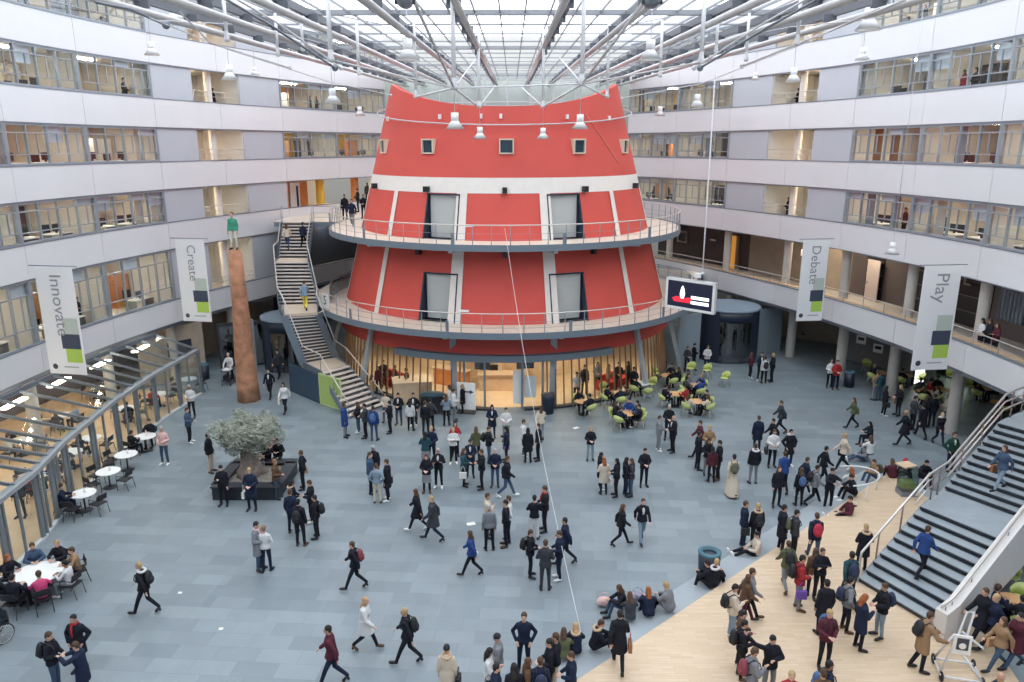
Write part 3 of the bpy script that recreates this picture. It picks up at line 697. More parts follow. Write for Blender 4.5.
# orange gallery, level 2 left
z0,z1=Z2,SP[3][0]
w_=MB(); a=cv(36.9,-1,1.6); b=cv(40.6,-1,1.6); w_.bar((*a,(z0+z1)/2),(*b,(z0+z1)/2),.15,z1-z0); st('wall_orange',w_,ORANGE)
w_=MB(); a=cv(36.85,-1,.1); b=cv(36.85,-1,1.6); w_.bar((*a,(z0+z1)/2),(*b,(z0+z1)/2),.15,z1-z0); st('wall_orange',w_,ORANGE)
w_=MB(); a=cv(40.6,-1,1.6); b=cv(40.6,-1,7); w_.bar((*a,(z0+z1)/2),(*b,(z0+z1)/2),.15,z1-z0); st('wall_orange',w_,ORANGE)
d_=MB(); a=cv(37.9,-1,1.45); d_.box((*a,z0+1.15),(1.1,.08,2.3),ang(37.9,-1)); o=mk('door_20',d_,DOORG); o['kind']='structure'; 
d_=MB(); a=cv(39.1,-1,1.42); d_.box((*a,z0+1.15),(1.0,.1,2.3),ang(38.8,-1)); o=mk('door_21',d_,TOPW); o['kind']='structure'; g_=MB(); a=cv(39.3,-1,1.32); g_.box((*a,z0+1.3),(.14,.06,1.5),ang(38.8,-1)); mk('glass_slot',g_,NAVY,o)
for s,m_ in((41.3,YELL),(45.2,ORANGE)):
    p=cv(s,-1,.9); st('trim_column_%d'%(50+int(s)),MB().lathe([(.32,z0),(.32,z1)],(*p,0),20),m_)
w_=MB(); band(w_,-1,40.6,SMAX,z0,z1,7.5,7.7); st('wall_orange',w_,OFFW)
for s in(42,44.5,47): c=cv(s,-1,4); clight(*c,z1-.08,0,'bright strip light in the orange gallery, %s'%{42:'behind the yellow column',44.5:'in the middle',47:'nearest the tower'}[s])
# dark rooms behind the stairs, level 1 and ground, left back
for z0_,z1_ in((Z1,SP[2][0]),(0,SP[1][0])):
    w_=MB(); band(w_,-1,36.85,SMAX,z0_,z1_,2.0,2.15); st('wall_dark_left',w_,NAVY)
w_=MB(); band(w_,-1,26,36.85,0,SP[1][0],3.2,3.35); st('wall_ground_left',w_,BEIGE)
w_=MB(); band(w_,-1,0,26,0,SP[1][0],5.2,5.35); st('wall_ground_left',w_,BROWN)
for s,lab in((42.5,'warm room light behind the stairs on the first floor'),):
    c=cv(s,-1,1.2); clight(*c,7.9,0,lab)
# glass doors left of the timber pole
t=thing('glass_door',(-17.3,47.0,0),'dark framed glass double door at the left, beyond the serving cart','door',rz=.35)
f=MB(); 
for x in(-1.5,0,1.5): f.box((x,0,1.45),(.14,.12,2.9))
f.box((0,0,2.85),(3.1,.14,.2)); f.box((0,0,.05),(3.1,.14,.1)); mk('frame',f,DARK,t); mk('door_leaf',MB().box((-.75,0,1.4),(1.4,.03,2.7)),glassmat('dark_glass',(0,0,0)),t); mk('door_leaf',MB().box((.75,0,1.4),(1.4,.03,2.7)),glassmat('dark_glass',(0,0,0)),t)
t=thing('exit_light',(-17.3,47.0,3.05),'small white lit exit box above the glass double door','light'); mk('box',MB().box((0,0,0),(.5,.12,.22)),mat('exit_white',(.95,1,.97),.5,emit=1.5),t)
t=thing('wall_screen',(-20.1,43.9,2.0),'black screen on the beige wall left of the glass double door','screen',rz=.9); mk('case',MB().box((0,0,0),(1.5,.08,.95)),BLACK,t); mk('display',MB().box((0,-.05,0),(1.4,.01,.85)),NAVY,t)
m_=MB(); m_.bar((-19.2,45.2,1.7),(-21.9,42.4,1.7),.15,3.4); st('wall_ground_left',m_,BEIGE)

# closing walls behind everything and behind the photographer
st('wall_back',MB().box((0,77,11),(70,.3,26)),OFFW)
for s_ in(-1,1): st('wall_'+SIDE[s_],MB().box((s_*34,36,12),(.3,84,26)),CONC)
st('wall_rear',MB().box((0,-5,12),(70,.3,26)),GREYP)
for s_ in(-1,1):
    m_=MB()
    for k in range(1,7): m_.box((X0+s_*21.3,6.5,(SP[k][0]+SP[k][1])/2),(.25,23,SP[k][1]-SP[k][0]))
    st('wall_belt_'+SIDE[s_],m_,WHITE); st('wall_'+SIDE[s_],MB().box((X0+s_*23.5,6.5,12),(.3,23,24)),GREYP)
# ---------------- roof ----------------
zb=lambda y: 16.45+.038*y
TUB=mat('roof_tube',(.60,.57,.56),.4,.2); UPC=mat('roof_chord',(.13,.14,.16),.5); BAR=mat('glazing_bar',(.30,.31,.33),.5); POSTW=mat('white_strut',(.72,.72,.73),.4)
XB=[1.3,3.4,5.9,7.9,9.6]; tn=60
Y0r,Y1r=10,74
for i,x in enumerate(XB):
    for s in(-1,1):
        xx=X0+.35+s*x; tn+=1
        o=st('trim_%d'%tn,MB().tube([(xx,y,zb(y)) for y in(Y0r,Y1r)],.10,10),TUB)
        m_=MB(); m_.bar((xx+s*.33,Y0r,zb(Y0r)+.42),(xx+s*.33,Y1r,zb(Y1r)+.42),.12,.22); mk('upper_chord',m_,UPC,o)
        m_=MB()
        for j,y in enumerate(np.arange(Y0r+2,Y1r,3.2)): m_.box((xx+s*.2,y,zb(y)+.26),(.4,.08,.24))
        mk('cleats',m_,UPC,o)
# glazing: flat centre, sloping sides
gx=[-21.5,-18,-14.5,-10.2,10.2,14.5,18,21.5]
def gz(x,y): 
    a=abs(x); base=zb(y)+.72
    return base if a<=10.2 else base+(23.3-base)*min(1,(a-10.2)/9.0)
m_=MB()
for x in np.arange(-21,21.1,.84):
    if abs(x)<=10.2: m_.bar((X0+x,Y0r,gz(x,Y0r)),(X0+x,Y1r,gz(x,Y1r)),.045,.07)
st('trim_80',m_,BAR)
m_=MB()
for j,y in enumerate(np.arange(Y0r,Y1r,3.4)):
    big=(j%4==1); m_.bar((X0-10.2,y,gz(0,y)-.03),(X0+10.2,y,gz(0,y)-.03),.20 if big else .045,.16 if big else .06)
st('trim_81',m_,BAR)
for s in(-1,1):
    m_=MB()
    for y in np.arange(Y0r,Y1r,3.8): m_.bar((X0+s*10.2,y,gz(10.2,y)),(X0+s*21.5,y,23.4),.08,.12)
    for x in(12.5,15,17.5,20): m_.bar((X0+s*x,Y0r,gz(x,Y0r)),(X0+s*x,Y1r,gz(x,Y1r)),.06,.08)
    st('trim_%d'%(82+s),m_,BAR)
g_=MB(); xs=[-21.5,-10.2,10.2,21.5]
for i in range(3):
    a,b=xs[i],xs[i+1]; g_.quad((X0+a,Y0r-14,gz(a,Y0r)+.08),(X0+b,Y0r-14,gz(b,Y0r)+.08),(X0+b,Y1r,gz(b,Y1r)+.08),(X0+a,Y1r,gz(a,Y1r)+.08))
st('ceiling',g_,RGLASS)
# cable trusses: white struts, nodes and tie rods
def strut(px,y0,y1,w_,lab,dep,nodes=True):
    t=thing('roof_strut',scrpt(px,y1,dep),lab,'strut'); A=scrpt(px,y1,dep); 
    top=Vector((A.x,A.y,gz(0,A.y)-.1)); r=w_/2.7/F*dep
    mk('post',MB().tube([A,top],r,10),POSTW,t,world=True)
    mk('node',MB().lathe([(0,-.05),(r*1.3,-.04),(r*1.7,.02),(r*1.1,.14),(r,.25)],tuple(A),12),POSTW,t,world=True); return A
W1='vertical white roof strut, '
q={}
for k_,px,y1,w_,lab,dep in (('a',331,60,6,'large one left of the tower',19),('b',454,88,6,'large one in front of the rim, left of centre',19),('c',582,84,6,'large one in front of the rim, right of centre',19),('d',701,62,6,'large one right of the tower',19),
    ('e',479,107,4,'thin one in front of the red drum, left of centre',30),('f',543,107,4,'thin one in front of the red drum, right of centre',30),('g',416,97,4,'thin one at the left rim of the tower',27),('h',607,97,4,'thin one at the right rim of the tower',27),
    ('i',359,74,4,'thin one left of the tower, beside the white lamps',27),('j',660,76,4,'thin one right of the tower, beside the white lamps',27),('k',227,40,5,'at the upper left, below the belt',21),('l',797,44,5,'at the upper right, before the lobby recess',21),
    ('m',278,55,4,'short one high at the left',25),('n',746,60,4,'short one high at the right',25),('o',303,50,4,'second short one high at the left',26),('p',716,52,4,'second short one high at the right',26)):
    q[k_]=strut(px,0,y1,w_,W1+lab,dep)
def rod(t,a,b,r,m=POSTW,n='rod'): mk(n,MB().tube([a,b],r,6),m,t,world=True)
t=thing('tie_rods',tuple(q['b']),'white and grey tie rods spanning under the roof in front of the tower rim','cable truss')
for a,b,r in (('b','e',.035),('b','g',.03),('c','f',.035),('c','h',.03),('b','c',.02)): rod(t,q[a],q[b],r)
up_=lambda px,py,d: scrpt(px,py,d)
rod(t,q['e'],up_(495,86,31),.03); rod(t,q['f'],up_(520,86,31),.03); rod(t,q['b'],up_(475,60,22),.02); rod(t,q['c'],up_(560,58,22),.02)
for (a,b) in (((410,-6),'b'),((414,0),'b'),((649,-6),'c'),((645,2),'c')):
    rod(t,up_(a[0],a[1],15),q[b],.028,TUB)
rod(t,q['b'],q['a'],.02,TUB); rod(t,q['c'],q['d'],.02,TUB)
for s,px0,nm in((-1,405,'left'),(1,652,'right')):
    c=up_(px0,2,14.6); b_=thing('truss_joint',tuple(c),'dark bundled joint of roof rods at the top edge, '+nm+' of centre','joint')
    mk('clevis',MB().ell(c,(.16,.34,.12),10,6),STEEL,b_,world=True); mk('pin',MB().box(c,(.4,.08,.08)),DARK,b_,world=True)
def cable(lab,pts,r,m=TUB):
    P_=[up_(*p) for p in pts]; t=thing('roof_cable',tuple(P_[0]),lab,'cable'); C_=[]
    for i in range(len(P_)-1):
        for k in range(6): C_.append(P_[i].lerp(P_[i+1],k/6))
    C_.append(P_[-1]); mk('cable',MB().tube(C_,r,6),m,t,world=True)
    mk('end_clamp',MB().ell(P_[-1],(r*3,r*3,r*3),8,5),m,t,world=True)
cable('thick dark roof cable sagging at the upper left corner',[(95,2,17),(130,9,18),(166,25,19)],.035,STEEL)
cable('roof cable from the upper left towards the big strut',[(222,-3,14),(270,25,17),(335,68,20)],.03,STEEL)
cable('second roof cable from the upper left, just above its twin',[(228,-6,14),(276,22,17),(341,68,20)],.022,POSTW)
cable('roof cable from the upper right towards the big strut',[(822,-3,14),(770,26,17),(700,68,20)],.03,STEEL)
cable('second roof cable from the upper right, just above its twin',[(816,-6,14),(764,23,17),(694,68,20)],.022,POSTW)
cable('long thin white wire from the left strut to the drum',[(150,18,17),(230,50,22),(330,82,26),(391,95,30)],.016,POSTW)
cable('long thin white wire from the right strut to the drum',[(880,8,17),(800,45,22),(700,84,26),(622,98,30)],.016,POSTW)
cable('sagging grey cable crossing the left belt',[(180,12,18),(210,43,22),(290,68,26)],.022,TUB)
cable('sagging grey cable crossing the right belt',[(905,0,17),(820,35,21),(742,66,25)],.03,TUB)
cable('thin white wire crossing the fifth floor at the left',[(150,20,19),(250,25,24),(330,45,28)],.014,POSTW)
cable('thin white wire crossing the fifth floor at the right',[(880,18,19),(790,27,24),(700,44,28)],.014,POSTW)
for lab,pts in (('slack pale line hanging from the tower rim to the floor by the seated group',[(592,105,36),(606,130,33),(628,160,33),(545,300,30)]),):
    pass
# long white line from the upper walkway down to the step edge
a=Vector(tp(11.15,.5,Z2+.9)); b=Vector((2.0,18.6,.3)); t=thing('rope',tuple(b),'thin pale rope strung from the upper walkway down to the step edge','rope')
mk('line',MB().tube([a.lerp(b,i/20)+Vector((0,0,-1.1*math.sin(PI*i/20))) for i in range(21)],.009,5),POSTW,t,world=True); mk('knot',MB().ell(b,(.05,.05,.05),8,5),POSTW,t,world=True)
a=Vector((12.9,41,zb(41))); b=Vector((11.0,42.6,6.6)); t=thing('hanging_cable',tuple(SCRTOP),'vertical pale cable from the roof down to the hanging screen','cable'); mk('line',MB().tube([(SCRTOP.x,SCRTOP.y,gz(SCRTOP.x-X0,SCRTOP.y)+.05),(SCRTOP.x,SCRTOP.y,10),tuple(SCRTOP)],.03,6),POSTW,t,world=True); mk('clamp',MB().ell(tuple(SCRTOP),(.08,.08,.08),8,5),POSTW,t,world=True)
# ---------------- pendant lamps ----------------
lm=[MB().lathe([(.10,0),(.10,.02),(.12,.02),(.12,.36),(.14,.38),(.375,.02),(.365,0),(.36,.02),(.13,.36)],(0,0,0),20).mesh('shade')]
sh=MB().lathe([(.15,.30),(.375,0),(.36,.012),(.14,.29)],n=20).mesh('shade'); hs=MB().lathe([(0,.62),(.15,.62),(.15,.28),(0,.28)],n=16).mesh('housing'); bl_=MB().ell((0,0,.2),(.09,.09,.1),10,6).mesh('bulb')
LS=mat('lamp_white',(.86,.86,.85),.35); BU=mat('bulb_glow',(1,.93,.84),.5,emit=6)
sh.materials.append(LS); hs.materials.append(LS); bl_.materials.append(BU)
LMP=[(455,129,19,'over the red drum, larger of the left pair'),(480,139,14,'over the red drum, smaller of the left pair'),(580,129,17,'over the red drum, larger of the right pair'),(543,139,13,'over the red drum, smaller of the right pair'),(333,103,17,'in front of the orange office left of the tower'),(360,116,11,'small one close to the left edge of the tower'),(650,60,23,'large one above the right shoulder of the tower'),(408,60,24,'large one above the left shoulder of the tower'),(697,107,15,'in front of the offices right of the tower'),(660,116,11,'small one close to the right edge of the tower'),(868,30,25,'large one before the fifth floor at the upper right'),(862,60,14,'below the large one at the upper right'),(793,82,16,'in front of the right lobby recess'),(755,80,9,'tiny one on the right belt'),(176,24,24,'large one before the fifth floor at the upper left'),(152,55,15,'below the large one at the upper left'),(230,80,17,'in front of the left lobby recess'),(255,75,9,'tiny one on the left belt'),(892,254,14,'low one before the right belt, between the Debate and Play banners'),(110,256,12,'low faint one before the left belt, between the two banners')]
for px,yb,w_,lab in LMP:
    dep=.75*F/w_
    if w_<11: dep=42
    if w_ in(13,14): dep=36
    k=w_/F*dep/.75; p=scrpt(px,yb,dep); t=thing('pendant_lamp',tuple(p),'white bell-shaped pendant lamp '+lab,'lamp')
    for nm,me in(('shade',sh),('housing',hs),('bulb',bl_)):
        o=bpy.data.objects.new(nm,me); COL.objects.link(o); o.parent=t; o.scale=(k,k,k)
    top=gz(p.x-X0,p.y)+.12; mk('cord',MB().tube([(p.x,p.y,p.z+.6*k),(p.x,p.y,top)],.012,5),STEELL,t,world=True)
# ---------------- banners ----------------
BANM=mat('banner_white',(.80,.80,.81),.7); LIME=mat('banner_lime',(.42,.60,.10),.7); PGRY=mat('banner_photo',(.50,.56,.50),.7)
def banner(word,a,b,zt,zb_,sz,lab,face):
    a=Vector((*a,0)); b=Vector((*b,0)); W=b-a; wd=W.length; rz=math.atan2(W.y,W.x); h=zt-zb_; c=(a+b)/2
    t=thing('banner',(c.x,c.y,(zt+zb_)/2),lab,'banner',rz=rz)
    mk('cloth',MB().box((0,0,0),(wd,.03,h)),BANM,t); mk('rod',MB().tube([(-wd/2-.25,0,h/2+.06),(wd/2+.25,0,h/2+.06)],.025,6),STEEL,t)
    y=-.02; fx=face
    mk('lime_square',MB().box((fx*wd*.24,y,-h*.32),(wd*.42,.006,h*.13)),LIME,t)
    mk('picture',MB().box((fx*wd*.24,y,-h*.04),(wd*.42,.006,h*.15)),PGRY,t); mk('picture_dark',MB().box((fx*wd*.2,y,-h*.185),(wd*.5,.006,h*.14)),mat('picture_ink',(.05,.06,.10),.7),t)
    mk('emblem',MB().ell((-wd*.33,y,-h*.43),(.13,.008,.13),12,6),INK,t); mk('small_print',MB().box((fx*.1+.1,y,-h*.43),(wd*.4,.006,.06)),mat('print_grey',(.4,.4,.42),.7),t)
    text(word,sz,mat('banner_letters',(.30,.29,.31),.7),t,(.02,y-.004,h/2-.28),(PI/2,PI/2,0),'lettering',align='LEFT')
banner('Innovate',(-20.7,32.3),(-18.9,32.0),8.8,4.0,.80,'white banner with the word Innovate hanging from the left belt, nearest the left edge',1)
banner('Create',(-18.95,42.3),(-17.2,42.0),8.8,4.1,.74,'white banner with the word Create hanging from the left belt beside the timber pole',1)
banner('Debate',(16.35,42.2),(17.9,42.4),8.75,4.1,.76,'white banner with the word Debate hanging from the right belt, the farther one',1)
banner('Play',(18.1,32.7),(19.85,32.9),8.75,4.0,.86,'white banner with the word Play hanging from the right belt, the nearer one',1)
# ---------------- timber pole (the carved man on it comes with the people) ----------------
WOODP=mat('carved_timber',(.42,.20,.115),.8,var=.35,scale=2.2,bump=.6)
t=thing('timber_pole',(-14.85,40.2,0),'tall rough reddish timber trunk with a carved man on top, left of the stairs','pole')
mk('trunk',MB().lathe([(0.001,0),(.62,0),(.58,1),(.53,2.5),(.46,4.5),(.39,6.5),(.33,8.45),(.001,8.5)],n=28,wob=lambda a,z:1+.05*math.sin(3*a+z*1.3)+.03*math.sin(7*a-z*3)),WOODP,t)
# ---------------- olive tree in its planter ----------------
t=thing('planter',(-10.75,29.15,0),'low square dark planter box bench around the olive tree','planter')
bx=MB(); 
PW=1.2
for x,y,a,b_ in((0,-PW,2*PW+.3,.3),(0,PW,2*PW+.3,.3),(-PW,0,.3,2*PW-.3),(PW,0,.3,2*PW-.3)): bx.box((x,y,.28),(a,b_,.56))
mk('box',bx,mat('planter_dark',(.018,.022,.03),.5),t)
bx=MB()
for x,y,a,b_ in((0,-PW,2*PW+.34,.5),(0,PW,2*PW+.34,.5),(-PW,0,.5,2*PW-.16),(PW,0,.5,2*PW-.16)): bx.box((x,y,.585),(a,b_,.05))
mk('bench_top',bx,mat('bench_dark',(.03,.035,.045),.5),t); mk('soil',MB().box((0,0,.42),(2*PW-.3,2*PW-.3,.1)),mat('gravel',(.22,.20,.17),.9,var=.4,scale=14,bump=.6),t)
t=thing('olive_tree',(-11.05,29.3,.47),'old gnarled olive tree with a wide silvery crown growing from the dark planter','tree')
tk=MB(); R2=random.Random(3)
bark=mat('olive_bark',(.23,.19,.165),.9,var=.35,scale=5,bump=.8)
tk.lathe([(.001,-.05),(.66,-.05),(.46,.25),(.33,.7),(.31,1.0),(.38,1.25),(.3,1.45),(.001,1.5)],n=20,wob=lambda a,z:1+.16*math.sin(3*a+2*z)+.09*math.sin(7*a-3*z))
br=[]
for i in range(7):
    a=2*PI*i/7+.3; p=[Vector((.15*math.cos(a),.15*math.sin(a),1.1))]; 
    for k in range(3): p.append(p[-1]+Vector((math.cos(a+R2.uniform(-.5,.5))*.27,math.sin(a+R2.uniform(-.5,.5))*.27,R2.uniform(.15,.35))))
    tk.tube(p,[.16,.11,.07,.03],7); br+=p[1:]
mk('trunk',tk,bark,t)
lf=MB()
cl=[(p+Vector((R2.uniform(-.25,.25),R2.uniform(-.25,.25),R2.uniform(-.1,.35))),R2.uniform(.30,.48)) for p in br for _ in range(2)]
cl+=[(Vector((math.cos(a)*r,math.sin(a)*r,1.75+R2.uniform(-.1,.45))),.5) for a,r in [(R2.uniform(0,6.3),R2.uniform(.1,.9)) for _ in range(18)]]
for c,r in cl:
    for _ in range(180):
        d=Vector((R2.gauss(0,1),R2.gauss(0,1),R2.gauss(0,.8))).normalized()*r*R2.uniform(.45,1.05)
        p=c+d; u=Vector((R2.gauss(0,1),R2.gauss(0,1),R2.gauss(0,.6))).normalized(); v=u.orthogonal().normalized(); L_=.11; w_=.022
        lf.v+=[tuple(p-u*L_),tuple(p+v*w_),tuple(p+u*L_),tuple(p-v*w_)]; n=len(lf.v); lf.f.append((n-4,n-3,n-2,n-1)); lf.sm.append(False)
mk('foliage',lf,mat('olive_leaves',(.30,.325,.265),.7,var=.4,scale=3),t)
# ---------------- wooden platform and grey steps, right ----------------
WZ,SZ=.30,.15
WPL=bpy.data.materials.new('platform_wood'); WPL.use_nodes=True; nt=WPL.node_tree; b=nt.nodes['Principled BSDF']; tc=nt.nodes.new('ShaderNodeTexCoord')
mp=nt.nodes.new('ShaderNodeMapping'); nt.links.new(tc.outputs['Object'],mp.inputs[0]); b.inputs['Roughness'].default_value=.42
k=nt.nodes.new('ShaderNodeTexBrick'); k.inputs['Scale'].default_value=1; k.inputs['Brick Width'].default_value=.62; k.inputs['Row Height'].default_value=.10; k.inputs['Color1'].default_value=(.58,.43,.285,1); k.inputs['Color2'].default_value=(.64,.50,.355,1); k.inputs['Mortar'].default_value=(.50,.37,.24,1); k.inputs['Mortar Size'].default_value=.004
nt.links.new(mp.outputs[0],k.inputs[0]); nt.links.new(k.outputs[0],b.inputs['Base Color'])
E0=Vector(up(595,668,WZ)); E1=Vector(up(760,563,WZ)); TIP=Vector(up(888,473,WZ)); d=(TIP-E0).normalized(); nrm=Vector((-d.y,d.x))
S0=E0-d*14
st('floor_platform',MB().prism([tuple(S0),tuple(TIP),(16.6,27.2),(16.2,24.5),(13.3,23),(12.6,21.6),(13.6,18.6),(12.0,10),(10,4),(2,4)],0,WZ),WPL)
STEPM=mat('step_grey',(.32,.36,.39),.5,var=.06,scale=1)
o1=S0+nrm*.95; o2=TIP+nrm*.95+d*.3
st('trim_90',MB().prism([tuple(S0+nrm*.002),tuple(TIP+nrm*.002+d*.4),tuple(o2+d*.2),tuple(o1)],0,SZ),STEPM)
st('trim_91',MB().prism([(16.6,27.2),tuple(TIP+d*.4),tuple(TIP+d*.9+Vector((.3,0))),(17.5,27.2)],0,SZ),STEPM)
# ---------------- big staircase, right ----------------
BS=thing('grand_staircase',(11.7,20.1,.3),'wide slate staircase with a solid pale balustrade climbing at the right edge','staircase')
KB=[((11.12,21.45),(12.42,18.75),.3),((14.2,23.6),(15.75,21.1),2.0),((15.4,24.6),(17.0,22.1),2.0),((18.35,26.5),(20.1,23.9),3.9),((20.5,28.0),(22.3,25.3),3.9)]
KB=[(Vector((*a,z)),Vector((*b_,z)),z) for a,b_,z in KB]
TRD=mat('slate_tread',(.30,.34,.37),.4,var=.08,scale=2); RSR=mat('slate_riser',(.02,.026,.035),.5)
rs=MB()
for i in range(4):
    (L0,R0,z0),(L1,R1,z1)=KB[i],KB[i+1]
    if z0==z1:
        m_=MB(); m_.add([L0,R0,R1,L1]+[p-Vector((0,0,.25)) for p in(L0,R0,R1,L1)],[(0,1,2,3),(4,7,6,5),(0,4,5,1),(1,5,6,2),(2,6,7,3),(3,7,4,0)]); mk('landing',m_,TRD,BS,world=True); continue
    n=10 if i==0 else 11
    for k in range(n):
        z=z0+(z1-z0)*(k+1)/n; zp=z0+(z1-z0)*k/n; f0,f1=k/n,(k+1)/n
        a=L0.lerp(L1,f0); b_=R0.lerp(R1,f0); c=R0.lerp(R1,f1); e=L0.lerp(L1,f1)
        P_=[Vector((p.x,p.y,z)) for p in(a,b_,c,e)]
        m_=MB(); m_.add(P_+[p-Vector((0,0,.035)) for p in P_],[(0,1,2,3),(4,7,6,5),(0,4,5,1),(1,5,6,2),(2,6,7,3),(3,7,4,0)]); mk('tread',m_,TRD,BS,world=True)
        w0=P_[0]+(P_[3]-P_[0])*.10; w1=P_[1]+(P_[2]-P_[1])*.1
        rs.quad(Vector((w0.x,w0.y,zp)),Vector((w1.x,w1.y,zp)),w1-Vector((0,0,.03)),w0-Vector((0,0,.03)))
mk('riser',rs,RSR,BS,world=True)
m_=MB()
for i in range(4):
    for sd,of in((0,.0),(1,.0)):
        a=KB[i][sd];b_=KB[i+1][sd]; m_.bar(a+Vector((0,0,-.22)),b_+Vector((0,0,-.22)),.12,.42)
mk('stringer',m_,mat('stringer_grey',(.25,.27,.29),.6),BS,world=True)
# soffit
m_=MB()
for i in range(4):
    L0,R0,_=KB[i];L1,R1,_=KB[i+1]; dz=Vector((0,0,-.36)); m_.quad(R0+dz,L0+dz,L1+dz,R1+dz)
mk('soffit',m_,CONC,BS,world=True)
BALM=mat('balustrade_plaster',(.66,.63,.60),.7)
m_=MB()
pr=[KB[0][1]+Vector((-.45,-.2,0))]+[k[1] for k in KB]
tops=[.95,1.15,1.1,1.1,1.1,1.1]; bots=[0,-.3,-.75,-.75,-.75,-.75]
ins=Vector((-.03,.06,0)); ot=Vector((.12,-.27,0))
vs=[]
for p,tz,bz in zip(pr,tops,bots):
    zz=max(WZ,p.z+bz)
    if p is pr[0]: zz=WZ
    vs+=[p+ins+Vector((0,0,tz)),p+ot+Vector((0,0,tz)),Vector(((p+ot).x,(p+ot).y,zz)),Vector(((p+ins).x,(p+ins).y,zz))]
fs=[(4*i+k,4*i+4+k,4*i+4+(k+1)%4,4*i+(k+1)%4) for i in range(5) for k in range(4)]+[(3,2,1,0),(20,21,22,23)]
m_.add(vs,fs); mk('balustrade',m_,BALM,BS,world=True)
def hr(nm,pts,r,m=CHROME): mk(nm,MB().tube(pts,r,8),m,BS,world=True)
hr('handrail',[p+ins*.5+Vector((0,0,tz+.12))+ot*.4 for p,tz in zip(pr,tops)],.035)
for i,(p,q_) in enumerate(zip(pr,pr[1:])):
    for f in(.2,.7): c=p.lerp(q_,f)+ot*.5; tz=tops[i]+(tops[i+1]-tops[i])*f; hr('rail_bracket',[c+Vector((0,0,tz-.03)),c+Vector((0,0,tz+.11))],.015,STEEL)
pl=[k[0] for k in KB]; Zv=lambda z: Vector((0,0,z))
back=(pl[0]-pl[1]).normalized()*.35; back.z=0; back*=.1
hr('handrail',[pl[0]+back+Zv(.02),pl[0]+back+Zv(.5),pl[0]+back*.6+Zv(.88)]+[p+Zv(1.05) for p in pl],.04)
for dz in(.45,.75): hr('rail',[p+Zv(dz) for p in pl[2:]],.03,mat('rail_pinkish',(.60,.52,.48),.35,.5))
for dz in(.5,.8): hr('rail',[pl[0].lerp(pl[1],.8)+Zv(dz),pl[1]+Zv(dz),pl[2]+Zv(dz)],.025)
for i in range(4):
    for f in(.25,.6): c=pl[i].lerp(pl[i+1],f); hr('post',[c+Zv(-.1),c+Zv(1.04)],.028,mat('rail_post_brown',(.25,.18,.16),.5))
# hoop rail on the slate beside the platform
t=thing('hoop_rail',(*up(873,523,0),0),'low curved white hoop rail at the edge of the wooden platform','railing'); c=Vector((*up(865,495,.3),.3))
mk('hoop',MB().tube([c+Vector((-.9+1.4*math.sin(a)*.9+.3,.2-.75*math.cos(a)*1.2+.3*math.sin(a),.75)) for a in [PI*i/14 for i in range(-1,15)]],.03,8),POSTW,t,world=True)
for a in(.3,1.5,2.7): p=c+Vector((-.9+1.4*math.sin(a)*.9+.3,.2-.75*math.cos(a)*1.2+.3*math.sin(a),.75)); mk('post',MB().tube([(p.x,p.y,0.0),p],.022,6),POSTW,t,world=True)
# glass box and wooden counter below the landing
t=thing('display_case',(*up(905,500,.3),.3),'small green glass display box with a wooden counter top beside the stair landing','display case'); c=Vector((*up(903,498,.3),.3)); c+=Vector((.3,.35,0))
mk('glass',MB().box(c+Zv(.6),(.6,.5,1.2)),glassmat('case_glass',(.55,.62,.60),.1),t,world=True); mk('base',MB().box(c+Zv(.1),(.64,.54,.2)),STEEL,t,world=True)
mk('counter_top',MB().box(c+Vector((-.1,.1,1.23)),(.62,.52,.05),.3),WOODF,t,world=True); mk('green_tray',MB().box(c+Vector((0,0,.45)),(.5,.4,.25)),mat('lime_panel',(0,0,0)),t,world=True)
# ---------------- glass lean-to of the cafe, left ----------------
EV=[(-16.7,20.2),(-17.05,24.7),(-17.65,27.5),(-18.2,32.5),(-18.3,36.5),(-17.95,41.3)]
def lerpP(L,t):
    k=t*(len(L)-1); i=min(int(k),len(L)-2); f=k-i; return (L[i][0]+(L[i+1][0]-L[i][0])*f,L[i][1]+(L[i+1][1]-L[i][1])*f)
EV=[lerpP(EV,i/40) for i in range(41)]
def rid(p): s=np.interp(p[1],_L[:,1],_S); return cv(float(s),-1,-.12)
LT=thing('glass_lean_to',(-18,32,0),'long glass roofed lean-to of the cafe under the left gallery','lean-to'); LGR=mat('leanto_steel',(.20,.23,.26),.4,.3)
m_=MB()
for a,b in zip(EV,EV[1:]): m_.bar((*a,2.6),(*b,2.6),.30,.16)
mk('gutter',m_,mat('gutter_grey',(.38,.40,.42),.4,.3),LT,world=True)
m_=MB()
for a,b in zip(EV,EV[1:]): m_.bar((*rid(a),3.5),(*rid(b),3.5),.14,.2)
mk('ridge_beam',m_,LGR,LT,world=True)
m_=MB()
for a,b in zip(EV,EV[1:]): m_.bar((*a,.05),(*b,.05),.16,.1)
mk('sill',m_,mat('sill_light',(.55,.57,.58),.4),LT,world=True)
for i in range(0,41,2):
    a=EV[i]; r=rid(a); mk('rafter',MB().bar((*a,2.66),(*r,3.5),.07,.12),LGR,LT,world=True)
    if i%4==0: mk('post',MB().box((*a,1.3),(.16,.1,2.6),math.atan2(1,.1)),LGR,LT,world=True); mk('post',MB().box((a[0]-.02,a[1]+.28,1.3),(.08,.08,2.6),math.atan2(1,.1)),LGR,LT,world=True)
    else: mk('post',MB().box((*a,1.3),(.08,.07,2.6),math.atan2(1,.1)),LGR,LT,world=True)
g=MB()
for a,b in zip(EV,EV[1:]): g.quad((*a,2.68),(*b,2.68),(*rid(b),3.54),(*rid(a),3.54))
mk('roof_glass',g,glassmat('canopy_glass',(.82,.88,.90),.10,.05),LT,world=True)
g=MB()
